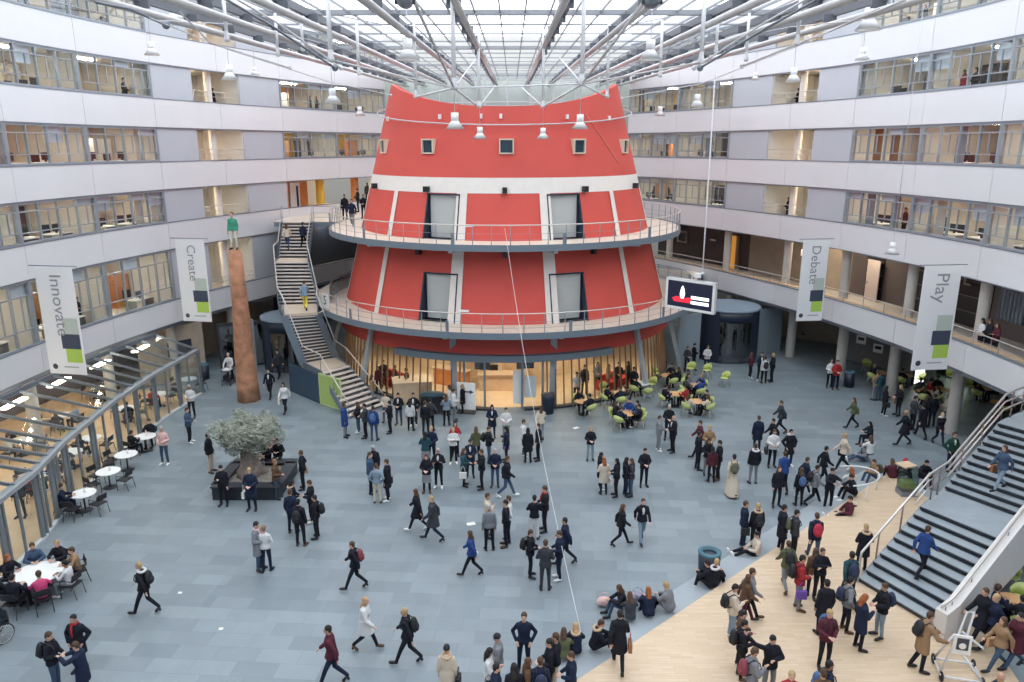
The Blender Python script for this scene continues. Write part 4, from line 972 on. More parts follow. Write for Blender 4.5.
for a,b in zip(EV[4:],EV[5:]): g.quad((*a,.1),(*b,.1),(*b,2.55),(*a,2.55))
mk('front_glass',g,GLASS,LT,world=True)
e=EV[-1]; r=rid(e); g=MB(); g.quad((*e,.1),(*r,.1),(*r,3.45),(*e,2.55)); mk('end_glass',g,GLASS,LT,world=True)
m_=MB(); m_.bar((*e,.05),(*r,.05),.1,.1); m_.bar(((e[0]+r[0])/2,(e[1]+r[1])/2,0),((e[0]+r[0])/2,(e[1]+r[1])/2,3.1),.08,.08); mk('end_frame',m_,LGR,LT,world=True)
pl=[(x+.05,y) for x,y in EV]+[cv(np.interp(y,_L[:,1],_S),-1,5.2) for x,y in EV[::-1]]
st('floor_cafe',MB().prism([tuple(map(float,p)) for p in pl],0,.02),mat('cafe_floor',(.58,.40,.23),.45,var=.08,scale=1.5))
LAMPC=mat('cafe_light',(1,.88,.70),.5,emit=16)
k=0
for y in(22,25,28,31,34,37,40):
    for off,nm in((1.0,'front'),(3.6,'back')):
        p=cv(float(np.interp(y,_L[:,1],_S)),-1,off); k+=1
        if off<2: p=(p[0]+1.0,p[1])
        clight(*p,3.0 if off<2 else 3.5,PI/2,'warm strip light over the cafe, %s row, %s from the near end'%(nm,['nearest','second','third','fourth','fifth','sixth','seventh'][(k-1)//2]),LAMPC,'lights in the cafe')
# ---------------- furniture kinds ----------------
def tbl_proto(r,h,top,name,lab):
    t=thing(name,(0,0,-50),lab,'table'); mk('table_top',MB().lathe([(.001,h-.03),(r,h-.03),(r,h),(.001,h)],n=28,sm=False),top,t)
    mk('stem',MB().tube([(0,0,.03),(0,0,h-.03)],.035,8),DARK,t); mk('base',MB().lathe([(.001,0),(.28,0),(.26,.025),(.05,.05),(.001,.05)],n=18),DARK,t); return t
def chair_proto(seatm,legm,name,shell=False):
    t=thing(name,(0,0,-50),'','chair')      # faces +Y; back at -Y
    if shell:
        s=MB(); s.lathe([(.001,.44),(.15,.44),(.23,.47),(.20,.455),(.001,.43)],n=16)
        n=11; vs=[]
        for i in range(n):
            a=math.radians(-75+150*i/(n-1)); h=.30*math.cos(a*1.0)**.7
            vs+=[(math.sin(a)*.23,-math.cos(a)*.23,.46),(math.sin(a)*.27,-math.cos(a)*.30,.50+h),(math.sin(a)*.25,-math.cos(a)*.28,.50+h),(math.sin(a)*.21,-math.cos(a)*.21,.46)]
        s.add(vs,[(4*i+k,4*i+4+k,4*i+4+(k+1)%4,4*i+(k+1)%4) for i in range(n-1) for k in range(4)],True)
        mk('shell',s,seatm,t); t.scale=(1.15,1.15,1.1); le=[(-.17,-.17),(.17,-.17),(.17,.17),(-.17,.17)]
        lm_=MB().tube([(0,0,.44),(0,0,0)],.014,6).mesh('leg'); lm_.materials.append(legm)
        for x,y in le:
            o=bpy.data.objects.new('leg',MB().tube([(x*.7,y*.7,.45),(x*1.25,y*1.25,0)],.014,6).mesh('leg')); o.data.materials.append(legm); COL.objects.link(o); o.parent=t
    else:
        mk('seat',MB().box((0,0,.44),(.46,.46,.035)),seatm,t); b=MB()
        b.box((0,-.235,.72),(.44,.03,.22),0,.12); mk('backrest',b,seatm,t)
        for x in(-.22,.22):
            mk('frame_side',MB().tube([(x,.22,.0),(x,.2,.64),(x,-.2,.64),(x,-.26,.84)],.014,6),legm,t)
            mk('leg',MB().tube([(x,-.30,0),(x,-.2,.45)],.014,6),legm,t)
    return t
TB=tbl_proto(.47,.74,TOPW,'bistro_table','x'); TW=tbl_proto(.42,.74,mat('orange_top',(.72,.42,.20),.45),'round_table','x'); TL=tbl_proto(.75,.74,TOPW,'round_table','x')
LIME_=mat('lime_shell',(.60,.66,.24),.5); CB=chair_proto(BLACK,DARK,'bistro_chair'); CG=chair_proto(LIME_,CHROME,'shell_chair',True)
used=set()
def put(pro,x,y,rz,lab,grp=None,z=0):
    if pro.name not in used: used.add(pro.name); o=pro; o.location=(x,y,z); o.rotation_euler=(0,0,rz); o['label']=lab
    else: o=dup(pro,(x,y,z),rz,label=lab)
    if grp: o['group']=grp
    if pro in(CB,CG): CHS.append([o,pro is CG,False])
    return o
CHS=[]
def face(x,y,tx,ty): return math.atan2(ty-y,tx-x)-PI/2
def place_chairs(pro,tx,ty,r,angs,lab,grp):
    for i,a in enumerate(angs):
        q=math.radians(a); x=tx+r*math.cos(q); y=ty+r*math.sin(q); put(pro,x,y,q+PI/2,lab+', '+CD[int((a%360+22.5)//45)%8]+' side',grp)
CD=['right','far right','far','far left','left','near left','near','near right']
caddym=MB().lathe([(0,0),(.045,0),(.045,.12),(.02,.17),(.02,.2),(0,.2)],n=10).mesh('jug'); caddym.materials.append(TOPW)
def jug(x,y,lab,z=.74): o=mk('table_jug',caddym,TOPW); o.location=(x,y,z); tag(o,lab,'jug','little white jugs on the cafe tables')
OUT=[(37,573,'L','large round white table with a crowd at the left edge',(75,-45,-5,115,160,-100,-150)),(83,493,'B','white bistro table nearest the large crowded one',(-20,-95,170)),(108,471,'B','second white bistro table outside the lean-to',(-10,160,-120)),(126,454,'B','third white bistro table outside the lean-to',(-150,170)),(145,436,'B','fourth white bistro table outside the lean-to, farthest of the outdoor row',(100,170))]
SEATS={}
for px,py,kd,lab,angs in OUT:
    x,y=up(px,py,.74); put(TL if kd=='L' else TB,x,y,0,lab,'white round tables outside the cafe'); r=1.05 if kd=='L' else .72
    SEATS[(px,py)]=(x,y,r)
    place_chairs(CB,x,y,r,angs,'black cafe chair at the '+lab.replace('large round white table with a crowd','large crowded table').replace('fourth white bistro table outside the lean-to, farthest of the outdoor row','fourth outdoor table'),'black cafe chairs')
    if kd!='L': jug(x+.05,y+.05,'small white jug on the '+lab.replace(', farthest of the outdoor row',''))
INS=[(33,476,'inside the lean-to, nearest the left edge'),(71,452,'inside the lean-to behind the second outdoor table'),(90,438,'inside the lean-to behind the third outdoor table'),(125,408,'inside the lean-to, right half'),(159,394,'inside the lean-to close to its far end'),(188,379,'at the far end of the lean-to'),(22,440,'deep inside the lean-to at the left edge'),(62,415,'deep inside the lean-to, middle'),(100,388,'deep inside the lean-to, right')]
for i,(px,py,lab) in enumerate(INS):
    x,y=up(px,py,.74); put(TB,x,y,0,'round white table '+lab,'white tables inside the lean-to',.02); place_chairs(CB,x,y,.72,[(20,150,-100),(60,200,-60),(0,180)][i%3],'black chair at the table '+lab,'black cafe chairs')
    SEATS[(px,py)]=(x,y,.72)
# lime chairs and round wooden tables right of the tower
GT=[(583,401,'by the litter bin','W'),(627,413,'nearest the open floor','W'),(617,393,'against the fins behind the nearest one','W'),(641,383,'white one by the glass front','B'),(675,393.5,'in the middle of the green chairs','W'),(695,385,'right of the middle one','W'),(697,401,'at the right front of the green chairs','W'),(668,375,'against the outermost fins','W')]
for px,py,lab,kd in GT:
    x,y=up(px,py,.74); put(TW if kd=='W' else TB,x,y,0,('round orange-brown table ' if kd=='W' else 'round white table, ')+lab,'tables among the green chairs'); SEATS[(px,py)]=(x,y,.62)
GC=[(596,407,'at the table by the litter bin'),(618,422,'left front at the nearest table'),(636,428,'right front at the nearest table'),(647,401,'empty, left of the middle gap'),(651,392,'empty, behind the left one in the gap'),(661,402,'empty, front of the middle gap'),(666,395,'empty, right of the middle gap'),(667,386,'empty, by the outermost fins'),(655,381,'empty, beside the white table'),(690,408,'left front of the right group'),(703,415,'front of the right group'),(718,410,'right front of the right group'),(724,386,'rightmost, by the revolving door'),(690,376,'behind the right group'),(613,424,'beside the left front one at the nearest table'),(640,397,'behind the nearest table'),(679,405,'between the two front tables'),(706,378,'far right, near the revolving door'),(604,398,'behind the table by the litter bin')]
for i,(px,py,lab) in enumerate(GC):
    x,y=up(px,py,0); n=min(SEATS[(a,b)][:2] for a,b,_,_ in GT) ; tt=min([SEATS[(a,b)][:2] for a,b,_,_ in GT],key=lambda q:(q[0]-x)**2+(q[1]-y)**2); put(CG,x,y,face(x,y,*tt)+(i%3-1)*.2,'lime green shell chair '+lab,'lime chairs right of the tower')
# under the right gallery
GT2=[(925,391,'left of the near column'),(942,389,'just left of the near column, farther back'),(984,388,'right of the near column'),(999,402,'farthest right under the gallery'),(880,372,'by the far column'),(905,375,'between the two columns'),(1012,600,'under the big staircase')]
for px,py,lab in GT2:
    x,y=up(px,py,.74); put(TW,x,y,0,'orange-brown round table under the right gallery, '+lab,'tables under the right gallery'); SEATS[(px,py)]=(x,y,.62)
GC2=[(915,398,'left of the first table'),(918,387,'behind the first table'),(866,373,'outermost left, by the white light box'),(894,372,'beside the far column'),(912,372,'between the columns, far row'),(968,394,'yellowish, right of the near column'),(934,400,'in front of the first table'),(950,384,'behind the near column'),(1008,590,'under the big staircase, upper one'),(1016,612,'under the big staircase, lower one'),(993,392,'right of the near column, second'),(1012,408,'farthest right')]
for px,py,lab in GC2:
    x,y=up(px,py,0); tt=min([SEATS[(a,b)][:2] for a,b,_ in GT2],key=lambda q:(q[0]-x)**2+(q[1]-y)**2); put(CG,x,y,face(x,y,*tt),'lime shell chair under the right gallery, '+lab,'lime chairs under the right gallery')
# ---------------- right side fittings ----------------
RB=lambda nm,a,b,z0,z1,m,th=.15: st(nm,MB().bar((*a,(z0+z1)/2),(*b,(z0+z1)/2),th,z1-z0),m)
RB('wall_ground_right',(19.0,56),(27.5,49.5),0,3.8,BEIGE); RB('wall_ground_right',(22.4,48.6),(25.2,45.2),0,3.2,mat('grey_partition',(.22,.22,.23),.6)); RB('wall_ground_right',(25.2,45.2),(25.6,43.6),0,3.2,mat('grey_partition',(0,0,0)))
RB('wall_ground_right',(27.5,49.5),(29.5,30),0,3.8,BROWN); RB('wall_ground_right',(29.5,30),(29.5,5),0,3.8,NAVY)
t=thing('door_portal',(20.7,55.0,0),'dark doorway in the beige wall under the right gallery beside the lone standing man','door',rz=math.atan2(-6.5,8.5))
mk('frame',MB().box((0,-.1,1.15),(1.5,.1,2.3)),mat('brown_door',(0,0,0)),t); mk('door_leaf',MB().box((.1,-.17,1.1),(1.1,.05,2.15)),DARK,t); mk('lit_sign',MB().box((.3,-.4,2.6),(.9,.1,.45)),mat('sign_cream',(.9,.8,.65),.5,emit=.8),t)
for i,(x,y,z,lab) in enumerate(((22.6,46.6,1.9,'white paper notice on the grey partition under the right gallery'),(23.4,45.9,1.5,'pair of small white notices on the grey partition'))):
    t=thing('notice',(x-.22,y-.05,z),lab,'notice',rz=-.88); mk('sheet',MB().box((0,-.1,0),(.6,.02,.55)),TOPW,t); mk('print',MB().box((0,-.112,.05),(.4,.005,.2)),INK,t)
t=thing('light_box',(24.3,43.0,0),'tall lit white menu board under the right gallery','sign',rz=.5); mk('case',MB().box((0,0,1.15),(1.0,.15,2.3)),DARK,t); mk('panel',MB().box((0,-.09,1.2),(.86,.02,2.1)),mat('menu_white',(1,1,.98),.5,emit=2.2),t)
for k in range(6): mk('text_line',MB().box((0,-.105,.6+k*.25),(.5,.005,.05)),mat('print_grey',(0,0,0)),t)
for i,(px,py) in enumerate(((903,352),(912,350))):
    x,y=27.4,44.3-i*1.3; t=thing('drinks_fridge',(x,y,0),'lit drinks fridge behind the seated people under the right gallery, %s'%('left one' if i==0 else 'right one'),'fridge',rz=-.9+PI/2*0-.5)
    mk('body',MB().box((0,0,1),(.9,.7,2)),BLACK,t)
    for k in range(5): mk('shelf_light',MB().box((0,-.36,.35+k*.36),(.76,.02,.12)),mat('fridge_glow',(.8,1,.75),.5,emit=2.5),t)
t=thing('round_notice',(19.6,49.1,1.6),'dark wall lamp bracket on the pale entry wall right of the revolving door','bracket'); mk('arm',MB().box((0,0,0),(.25,.2,.1)),DARK,t); mk('head',MB().box((-.1,-.05,.12),(.1,.1,.14)),DARK,t)
# gallery level 1 right: doors, frames, letters, bench, blue window
def onwall(s,off,z,side=1): p=cv(s,side,off); return (*p,z),ang(s,side)
DK=mat('black_screen',(.02,.022,.028),.4)
for s0,s1,lab in((s_at(884,3.85),s_at(866,3.85),0),(s_at(935,3.85),s_at(915,3.85),1),(s_at(992,3.85),s_at(955,3.85),2)):
    m_=MB(); band(m_,1,s0,s1,Z1,SP[2][0],3.84,3.89); st('window_%d'%(110+lab),m_,DK)
    k=MB()
    for z in(5.4,6.2,7.0,7.6): band(k,1,s0+.05,s1-.05,z,z+.06,3.78,3.84)
    st('trim_%d'%(110+lab),k,mat('shelf_grey',(.14,.13,.13),.6))
t=thing('panel_door',onwall(s_at(875,3.6),3.6,Z1)[0],'tall pale door leaf standing open on the right gallery, left of the banner with Play','door',rz=ang(21.9,1)); mk('door_leaf',MB().box((0,.1,1.25),(1.1,.06,2.5)),mat('pale_leaf',(.55,.48,.45),.6),t); mk('door_handle',MB().box((.4,.16,1.1),(.05,.06,.15)),CHROME,t)
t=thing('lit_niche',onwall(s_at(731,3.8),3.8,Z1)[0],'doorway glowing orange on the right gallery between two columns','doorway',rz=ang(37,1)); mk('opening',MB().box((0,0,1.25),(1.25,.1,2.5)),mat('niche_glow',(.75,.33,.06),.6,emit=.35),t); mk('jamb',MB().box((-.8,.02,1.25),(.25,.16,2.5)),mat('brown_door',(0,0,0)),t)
t=thing('framed_plan',onwall(s_at(683,3.8),3.8,6.5)[0],'pale framed board on the dark gallery wall right of the tower','picture',rz=ang(41.8,1)); f=MB()
for x,z,a,b in((0,.42,1.25,.12),(0,-.42,1.25,.12),(.56,0,.12,.9),(-.56,0,.12,.9)): f.box((x,.05,z),(a,.08,b))
mk('frame',f,mat('pink_frame',(.55,.45,.42),.6),t); mk('sheet',MB().box((0,0,0),(1.1,.04,.8)),DK,t)
t=thing('wall_lamp',onwall(s_at(713,3.8),3.8,6.6)[0],'small pale wall lamp on the dark gallery wall right of the framed board','lamp',rz=ang(39.2,1)); mk('body',MB().box((0,.05,0),(.6,.1,.12)),TOPW,t); mk('plate',MB().box((0,0,0),(.2,.05,.2)),STEEL,t)
for ch,s in(('E',s_at(966,3.7)),('R',s_at(986,3.7))):
    p,a=onwall(s,3.7,7.15); t=thing('wall_letter',p,'grey capital %s on the dark shelving behind the banner with Play'%ch,'letter','' or None); text(ch,1.15,mat('letter_grey',(.26,.25,.25),.6),t,(0,0,0),(PI/2,0,a+PI if False else a-PI),'letter_shape',.03)
t=thing('blue_window',onwall(s_at(1013,3.8),3.8,6.3)[0],'grey-blue barred window at the right end of the first floor gallery','window',rz=ang(7.2,1)); mk('pane',MB().box((0,0,0),(1.9,.05,1.5)),mat('blue_pane',(.16,.21,.29),.2),t)
for i in range(7): mk('bar',MB().box((-.9+.3*i,.05,0),(.04,.05,1.5)),mat('bar_grey',(.3,.34,.4),.5),t)
c=cv(30.2,1,2.0); clight(*c,7.9,ang(30,1),'warm strip light on the right gallery above the dark figures')
c=cv(26.5,1,2.3); clight(*c,7.9,ang(26,1),'warm strip light on the right gallery behind the banner with Debate')
t=thing('hanging_sign',onwall(30.6,2.0,7.1)[0],'small cream lit sign box hanging on the right gallery','sign',rz=ang(30.6,1)); mk('box',MB().box((0,0,0),(.9,.15,.4)),mat('sign_cream',(0,0,0)),t); mk('rods',MB().tube([(0,0,.2),(0,0,1.0)],.015,5),STEEL,t)
t=thing('gallery_bench',onwall(6.3,.9,Z1)[0],'long pale wooden bench top behind the right gallery rail, at the right edge','bench'); m_=MB(); band(m_,1,3.4,9,5.5,5.56,.55,1.15); mk('top',m_,WOODF,t,world=True); m_=MB(); band(m_,1,3.4,9,4.7,5.5,1.05,1.12); mk('side',m_,WOODF,t,world=True)
# litter bins
for px,py,lab,m_ in((280,112+0,'','' ),): pass
def bin_(x,y,lab,z=0,m1=NAVY,h=.95,r=.3):
    t=thing('litter_bin',(x,y,z),lab,'bin'); mk('body',MB().lathe([(.001,0),(r*.92,0),(r,h*.93),(.001,h*.93)],n=20),m1,t); mk('lid',MB().lathe([(r*1.04,h*.93),(r*1.04,h),(r*.7,h+.02),(r*.65,h-.1),(.001,h-.1)],n=20),mat('bin_lid',(.05,.14,.18),.5),t)
bin_(*up(708,577,0),'round dark bin with a teal rim behind the seated pair on the steps',0,NAVY,.95,.36)
x,y=up(834,385,0); bin_(x,y,'grey litter bin beside the second column under the right gallery, paler one',0,GREYP); x,y=up(840,384,0); bin_(x+.3,y-.5,'dark litter bin beside the second column under the right gallery',0,NAVY)
bin_(-18.9,44.2,'dark litter bin left of the glass double door')
# ---------------- people: posed skeletons grown into continuous surfaces ----------------
V=Vector
def base_pose():
    return dict(P=V((0,0,.96)),W=V((0,.005,1.10)),C=V((0,0,1.30)),S=V((0,-.01,1.43)),N=V((0,-.005,1.50)),Hd=V((0,.025,1.645)),
      sL=V((-.160,-.01,1.392)),sR=V((.160,-.01,1.392)),eL=V((-.215,-.03,1.12)),eR=V((.215,-.03,1.12)),wL=V((-.22,.06,.88)),wR=V((.22,.06,.88)),
      hL=V((-.09,0,.92)),hR=V((.09,0,.92)),kL=V((-.11,.02,.50)),kR=V((.115,.03,.50)),aL=V((-.12,-.02,.09)),aR=V((.13,.0,.09)),tL=V((-.15,.15,.035)),tR=V((.17,.16,.035)),pitch=0)
def lean(p,keys,off):
    for k in keys: p[k]=p[k]+V(off)
UPB=('C','S','N','Hd','sL','sR','eL','eR','wL','wR')
def pose(n):
    p=base_pose()
    if n=='p': p['eR']=V((.25,.04,1.16)); p['wR']=V((.09,.27,1.25)); p['pitch']=.45
    if n=='h': p['eL']=V((-.25,.0,1.15)); p['eR']=V((.25,.0,1.15)); p['wL']=V((-.08,.25,1.10)); p['wR']=V((.09,.25,1.12)); p['pitch']=.2
    if n=='c': p['eL']=V((-.26,.05,1.18)); p['eR']=V((.26,.05,1.17)); p['wL']=V((.08,.19,1.19)); p['wR']=V((-.07,.23,1.24))
    if n=='k': p['eL']=V((-.31,-.08,1.15)); p['eR']=V((.31,-.08,1.15)); p['wL']=V((-.20,.07,.95)); p['wR']=V((.20,.07,.95))
    if n=='U': p['eL']=V((-.27,.18,1.32)); p['eR']=V((.27,.18,1.32)); p['wL']=V((-.12,.40,1.38)); p['wR']=V((.12,.38,1.30)); p['pitch']=.3; lean(p,UPB,(0,.05,0))
    if n in 'wv':
        s=1 if n=='w' else -1
        A,B=('L','R') if n=='w' else ('R','L')
        x=lambda k: -.09 if k=='L' else .09
        p['k'+A]=V((x(A),.19,.50)); p['a'+A]=V((x(A),.33,.11)); p['t'+A]=V((x(A),.49,.10))
        p['k'+B]=V((x(B),-.03,.50)); p['a'+B]=V((x(B),-.34,.20)); p['t'+B]=V((x(B),-.24,.05))
        p['e'+B]=V((x(B)*2.5,.08,1.13)); p['w'+B]=V((x(B)*2.4,.28,.98)); p['e'+A]=V((x(A)*2.6,-.17,1.16)); p['w'+A]=V((x(A)*2.5,-.20,.92)); lean(p,UPB,(0,.05,-.01))
    if n=='C': p['eL']=V((-.26,.16,1.13)); p['eR']=V((.26,.16,1.13)); p['wL']=V((-.20,.42,1.02)); p['wR']=V((.20,.42,1.02)); lean(p,UPB,(0,.08,-.02)); p['aL']=V((-.12,-.18,.1)); p['tL']=V((-.13,-.03,.035))
    if n=='M': p['eR']=V((.42,-.04,1.50)); p['wR']=V((.60,-.12,1.72)); p['eL']=V((-.27,.08,1.16)); p['wL']=V((.0,.22,1.20)); p['pitch']=.3
    if n=='J': p['eR']=V((.42,.10,1.36)); p['wR']=V((.62,.22,1.22)); 
    if n in 'SLF':
        dz={'S':-.44,'L':-.60,'F':-.84}[n]
        for k in ('P','W','C','S','N','Hd','sL','sR','eL','eR','wL','wR','hL','hR'): p[k]=p[k]+V((0,0,dz))
        ln=.06 if n=='S' else .14 if n=='L' else .0
        for k,f in (('W',.3),('C',.7),('S',1),('N',1),('Hd',1.25),('sL',1),('sR',1),('eL',1),('eR',1)): p[k]=p[k]+V((0,ln*f,-ln*f*.25))
        z=p['S'].z
        if n=='S':
            p['kL']=V((-.13,.43,.50)); p['kR']=V((.13,.43,.50)); p['aL']=V((-.14,.40,.09)); p['aR']=V((.14,.46,.09))
            p['eL']=V((-.27,.18,.76)); p['eR']=V((.27,.18,.76)); p['wL']=V((-.10,.40,.79)); p['wR']=V((.12,.38,.79)); p['pitch']=.15
        if n=='L':
            p['kL']=V((-.14,.40,.53)); p['kR']=V((.13,.42,.52)); p['aL']=V((-.13,.50,.09)); p['aR']=V((.13,.55,.09))
            p['eL']=V((-.25,.26,.60)); p['eR']=V((.25,.26,.60)); p['wL']=V((-.08,.48,.62)); p['wR']=V((.08,.46,.60)); p['pitch']=.35
        if n=='F':
            p['kL']=V((-.16,.42,.30)); p['kR']=V((.14,.44,.20)); p['aL']=V((-.12,.78,.08)); p['aR']=V((.12,.85,.08))
            p['eL']=V((-.25,.10,.33)); p['eR']=V((.25,.12,.34)); p['wL']=V((-.10,.30,.30)); p['wR']=V((.10,.30,.30)); p['pitch']=.35
        for s in 'LR': p['t'+s]=p['a'+s]+(V((0,.16,-.05)) if n!='F' else V((0,.07,.13)))
    return p
def cap(mb,a,b,ra,rb,n=10):
    mb.tube([a,a.lerp(b,.35),a.lerp(b,.7),b],[ra,ra+(rb-ra)*.3,ra+(rb-ra)*.7,rb],n); mb.ell(a,(ra,ra,ra),n,6); mb.ell(b,(rb,rb,rb),n,6)
def torso(mb,p,g,flare=1):
    up_=(p['S']-p['P']).normalized(); fw=V((0,1,0)); fw=(fw-up_*fw.dot(up_)).normalized(); rt=fw.cross(up_).normalized()
    R=[(p['P']-up_*.06,.150*flare,.115),(p['P']+up_*.03,.165*flare,.125),(p['W'],.148,.112),(p['C'],.180,.130),(p['S']-up_*.01,.175,.105),(p['N']-up_*.01,.075,.07)]
    n=16; vs=[]
    for c,rx,ry in R:
        for k in range(n):
            a=2*PI*k/n; vs.append(c+rt*math.cos(a)*(rx+g)+fw*math.sin(a)*(ry+g))
    m=len(R); fs=[(i*n+k,i*n+(k+1)%n,(i+1)*n+(k+1)%n,(i+1)*n+k) for i in range(m-1) for k in range(n)]+[tuple(range(n))[::-1],tuple(range((m-1)*n,m*n))]
    mb.add(vs,fs,True)
def remesh(mb,name,vox,sm=4,ratio=1.0):
    me=mb.mesh(name); o=bpy.data.objects.new(name,me); COL.objects.link(o)
    r=o.modifiers.new('r','REMESH'); r.mode='VOXEL'; r.voxel_size=vox; r.use_smooth_shade=True
    s=o.modifiers.new('s','SMOOTH'); s.iterations=sm; s.factor=.5
    if ratio<1: d=o.modifiers.new('d','DECIMATE'); d.ratio=ratio
    dg=bpy.context.evaluated_depsgraph_get(); me2=bpy.data.meshes.new_from_object(o.evaluated_get(dg)); me2.name=name
    COL.objects.unlink(o); bpy.data.objects.remove(o); bpy.data.meshes.remove(me); return me2
HC=V((0,0,0))
def headM(p):
    h=p['Hd']; return Matrix.Translation(h)@Matrix.Rotation(-p['pitch'],4,'X')
def ellT(mb,M,c,r,n=12,m=8): mb.ell(M@V(c),r,n,m,M.to_3x3())
def hand(mb,w,e,side,curl=.5):
    d=(w-e).normalized(); x=V((1,0,0)); x=(x-d*x.dot(d)).normalized(); nrm=d.cross(x).normalized()
    palm=w+d*.06; mb.ell(w+d*.05,(.036,.016,.048),10,6,Matrix((x,nrm,d)).transposed())
    for i,(ox,L) in enumerate(((-.028,.070),(-.0095,.080),(.0095,.075),(.028,.058))):
        a=w+d*.085+x*ox; b=a+d*L*.55+nrm*(.010); c=b+d*L*.40+nrm*(.026*curl*2); mb.tube([a-d*.02,a,b,c],[.0095,.0092,.0085,.0075],6)
    s=-side; a=w+d*.035+x*(.030*s); b=a+d*.028+x*(.026*s); c=b+d*.030+x*(.006*s)+nrm*.012; mb.tube([a-x*.012*s,a,b,c],[.012,.012,.010,.008],6)
POSES='sphckwvUSLFCMJ'
BODY={};CLO={}
def build_pose(n):
    p=pose(n); D={}
    b=MB(); torso(b,p,-.022)
    cap(b,p['N']-V((0,0,.04)),p['Hd']-V((0,.02,.05)),.055,.052)
    M=headM(p); ellT(b,M,(0,-.008,.018),(.074,.092,.100)); ellT(b,M,(0,.022,-.052),(.056,.068,.062)); ellT(b,M,(0,.088,-.008),(.013,.020,.024),8,5)
    for s in(-1,1): ellT(b,M,(.077*s,-.008,-.005),(.010,.020,.030),8,5)
    ellT(b,M,(0,.083,-.055),(.024,.010,.012),8,5)
    for s,sd in(('L',-1),('R',1)):
        cap(b,p['s'+s],p['e'+s],.046,.036); cap(b,p['e'+s],p['w'+s],.036,.025); hand(b,p['w'+s],p['e'+s],sd)
        cap(b,p['h'+s],p['k'+s],.074,.050); cap(b,p['k'+s],p['a'+s],.050,.034); cap(b,p['a'+s],p['t'+s],.032,.024)
    D['body']=remesh(b,'body',.0085,2,.35)
    for nm,fl in(('jacket',.018),('coat',.024),('shirt',.008)):
        t=MB(); torso(t,p,fl)
        for s in 'LR':
            cap(t,p['s'+s],p['e'+s],.052+fl,.043+fl); cap(t,p['e'+s],p['w'+s]+(p['e'+s]-p['w'+s])*.06,.043+fl,.032+fl)
            t.ell(p['s'+s],(.054+fl,.060+fl,.050+fl),10,6)
        if nm!='shirt': t.tube([p['N']+V((0,.0,-.03)),p['N']+V((0,.005,.025))],[.085,.078],12)
        if n not in 'SLF':
            top=p['W']; hem={'jacket':.86,'coat':.60,'shirt':.90}[nm]; mid=(p['kL']+p['kR'])/2; k=(p['P'].z-hem)/(p['P'].z-.5); q=p['P'].lerp(V((mid.x,mid.y*.6,.5)),max(0,k)); q.z=hem
            sp=abs(p['kL'].y-p['kR'].y)*.45*(1 if nm=='coat' else .35)
            n_=16; vs=[]
            for c,rx,ry in((p['P']+V((0,0,.06)),.168+fl,.128+fl),(q,.185+fl+(.03 if nm=='coat' else 0),.135+fl+sp)):
                for kk in range(n_): a=2*PI*kk/n_; vs.append(c+V((math.cos(a)*rx,math.sin(a)*ry,0)))
            t.add(vs,[(kk,n_+kk,n_+(kk+1)%n_,(kk+1)%n_)[::-1] for kk in range(n_)]+[tuple(range(n_)),tuple(range(n_,2*n_))[::-1]],True)
        elif nm=='coat':
            for s in 'LR': cap(t,p['h'+s],p['h'+s].lerp(p['k'+s],.7),.105,.085)
        D[nm]=remesh(t,nm,.016,3,.6)
    t=MB(); pb=p['P']; t.ell(pb-V((0,0,.02)),(.160,.122,.12),14,8)
    for s in 'LR':
        cap(t,p['h'+s],p['k'+s],.090,.064); cap(t,p['k'+s],p['a'+s]+(p['k'+s]-p['a'+s])*.06,.062,.050)
    D['trousers']=remesh(t,'trousers',.015,3,.6)
    for s in 'LR':
        t=MB(); a,b_=p['a'+s],p['t'+s]; h=a+(a-b_).normalized()*.05; h.z=min(h.z,b_.z+.02) if n!='F' else h.z
        t.tube([h,a.lerp(b_,.3)-V((0,0,.01)),b_,b_+(b_-h).normalized()*.05],[.042,.048,.046,.028],10); t.ell(a-V((0,0,.01)),(.042,.046,.05),10,6); D['shoe'+s]=t.mesh('shoe')
    # skirt / long robe
    if n not in 'SLF':
        for nm,zh,rr in(('skirt',.50,.21),('robe',.10,.27)):
            t=MB(); sp=abs(p['aL'].y-p['aR'].y)*(.30 if nm=='robe' else .2)
            prof=[(p['W'].z-.05,.155,.12,0),(.85,.185,.15,.0),(.6,.19+(rr-.19)*.5,.17,sp*.6),(zh,rr,.20,sp)]
            vs=[];n_=22
            for z,rx,ry,e in prof:
                for kk in range(n_): a=2*PI*kk/n_; w_=1+.05*math.sin(5*a)*(z<.8); vs.append((math.cos(a)*rx*w_,math.sin(a)*(ry+e)*w_+p['P'].y,z))
            t.add(vs,[(i*n_+kk,(i+1)*n_+kk,(i+1)*n_+(kk+1)%n_,i*n_+(kk+1)%n_)[::-1] for i in range(len(prof)-1) for kk in range(n_)],True); D[nm]=t.mesh(nm)
    # hair and head cover
    def hm(f):
        t=MB(); f(t); return t.mesh('hair')
    def short(t): ellT(t,M,(0,-.020,.040),(.082,.094,.094),16,10); ellT(t,M,(0,-.055,-.01),(.070,.055,.070),12,8)
    def long_(t):
        short(t); ellT(t,M,(0,-.062,-.06),(.086,.055,.13),14,8); q=p['N']; t.ell(q+V((0,-.085,-.06)),(.098,.050,.16),14,8); 
        for s in(-1,1): ellT(t,M,(.070*s,-.01,-.07),(.026,.045,.11),10,6)
    def scarf(t): short(t); ellT(t,M,(0,-.028,.02),(.094,.100,.115),16,10); ellT(t,M,(0,0,-.10),(.105,.10,.07),14,8)
    def beanie(t): ellT(t,M,(0,-.010,.055),(.088,.100,.092),16,10); ellT(t,M,(0,-.010,.03),(.092,.104,.03),16,5)
    def bun(t): short(t); ellT(t,M,(0,-.10,.07),(.04,.04,.04),10,6)
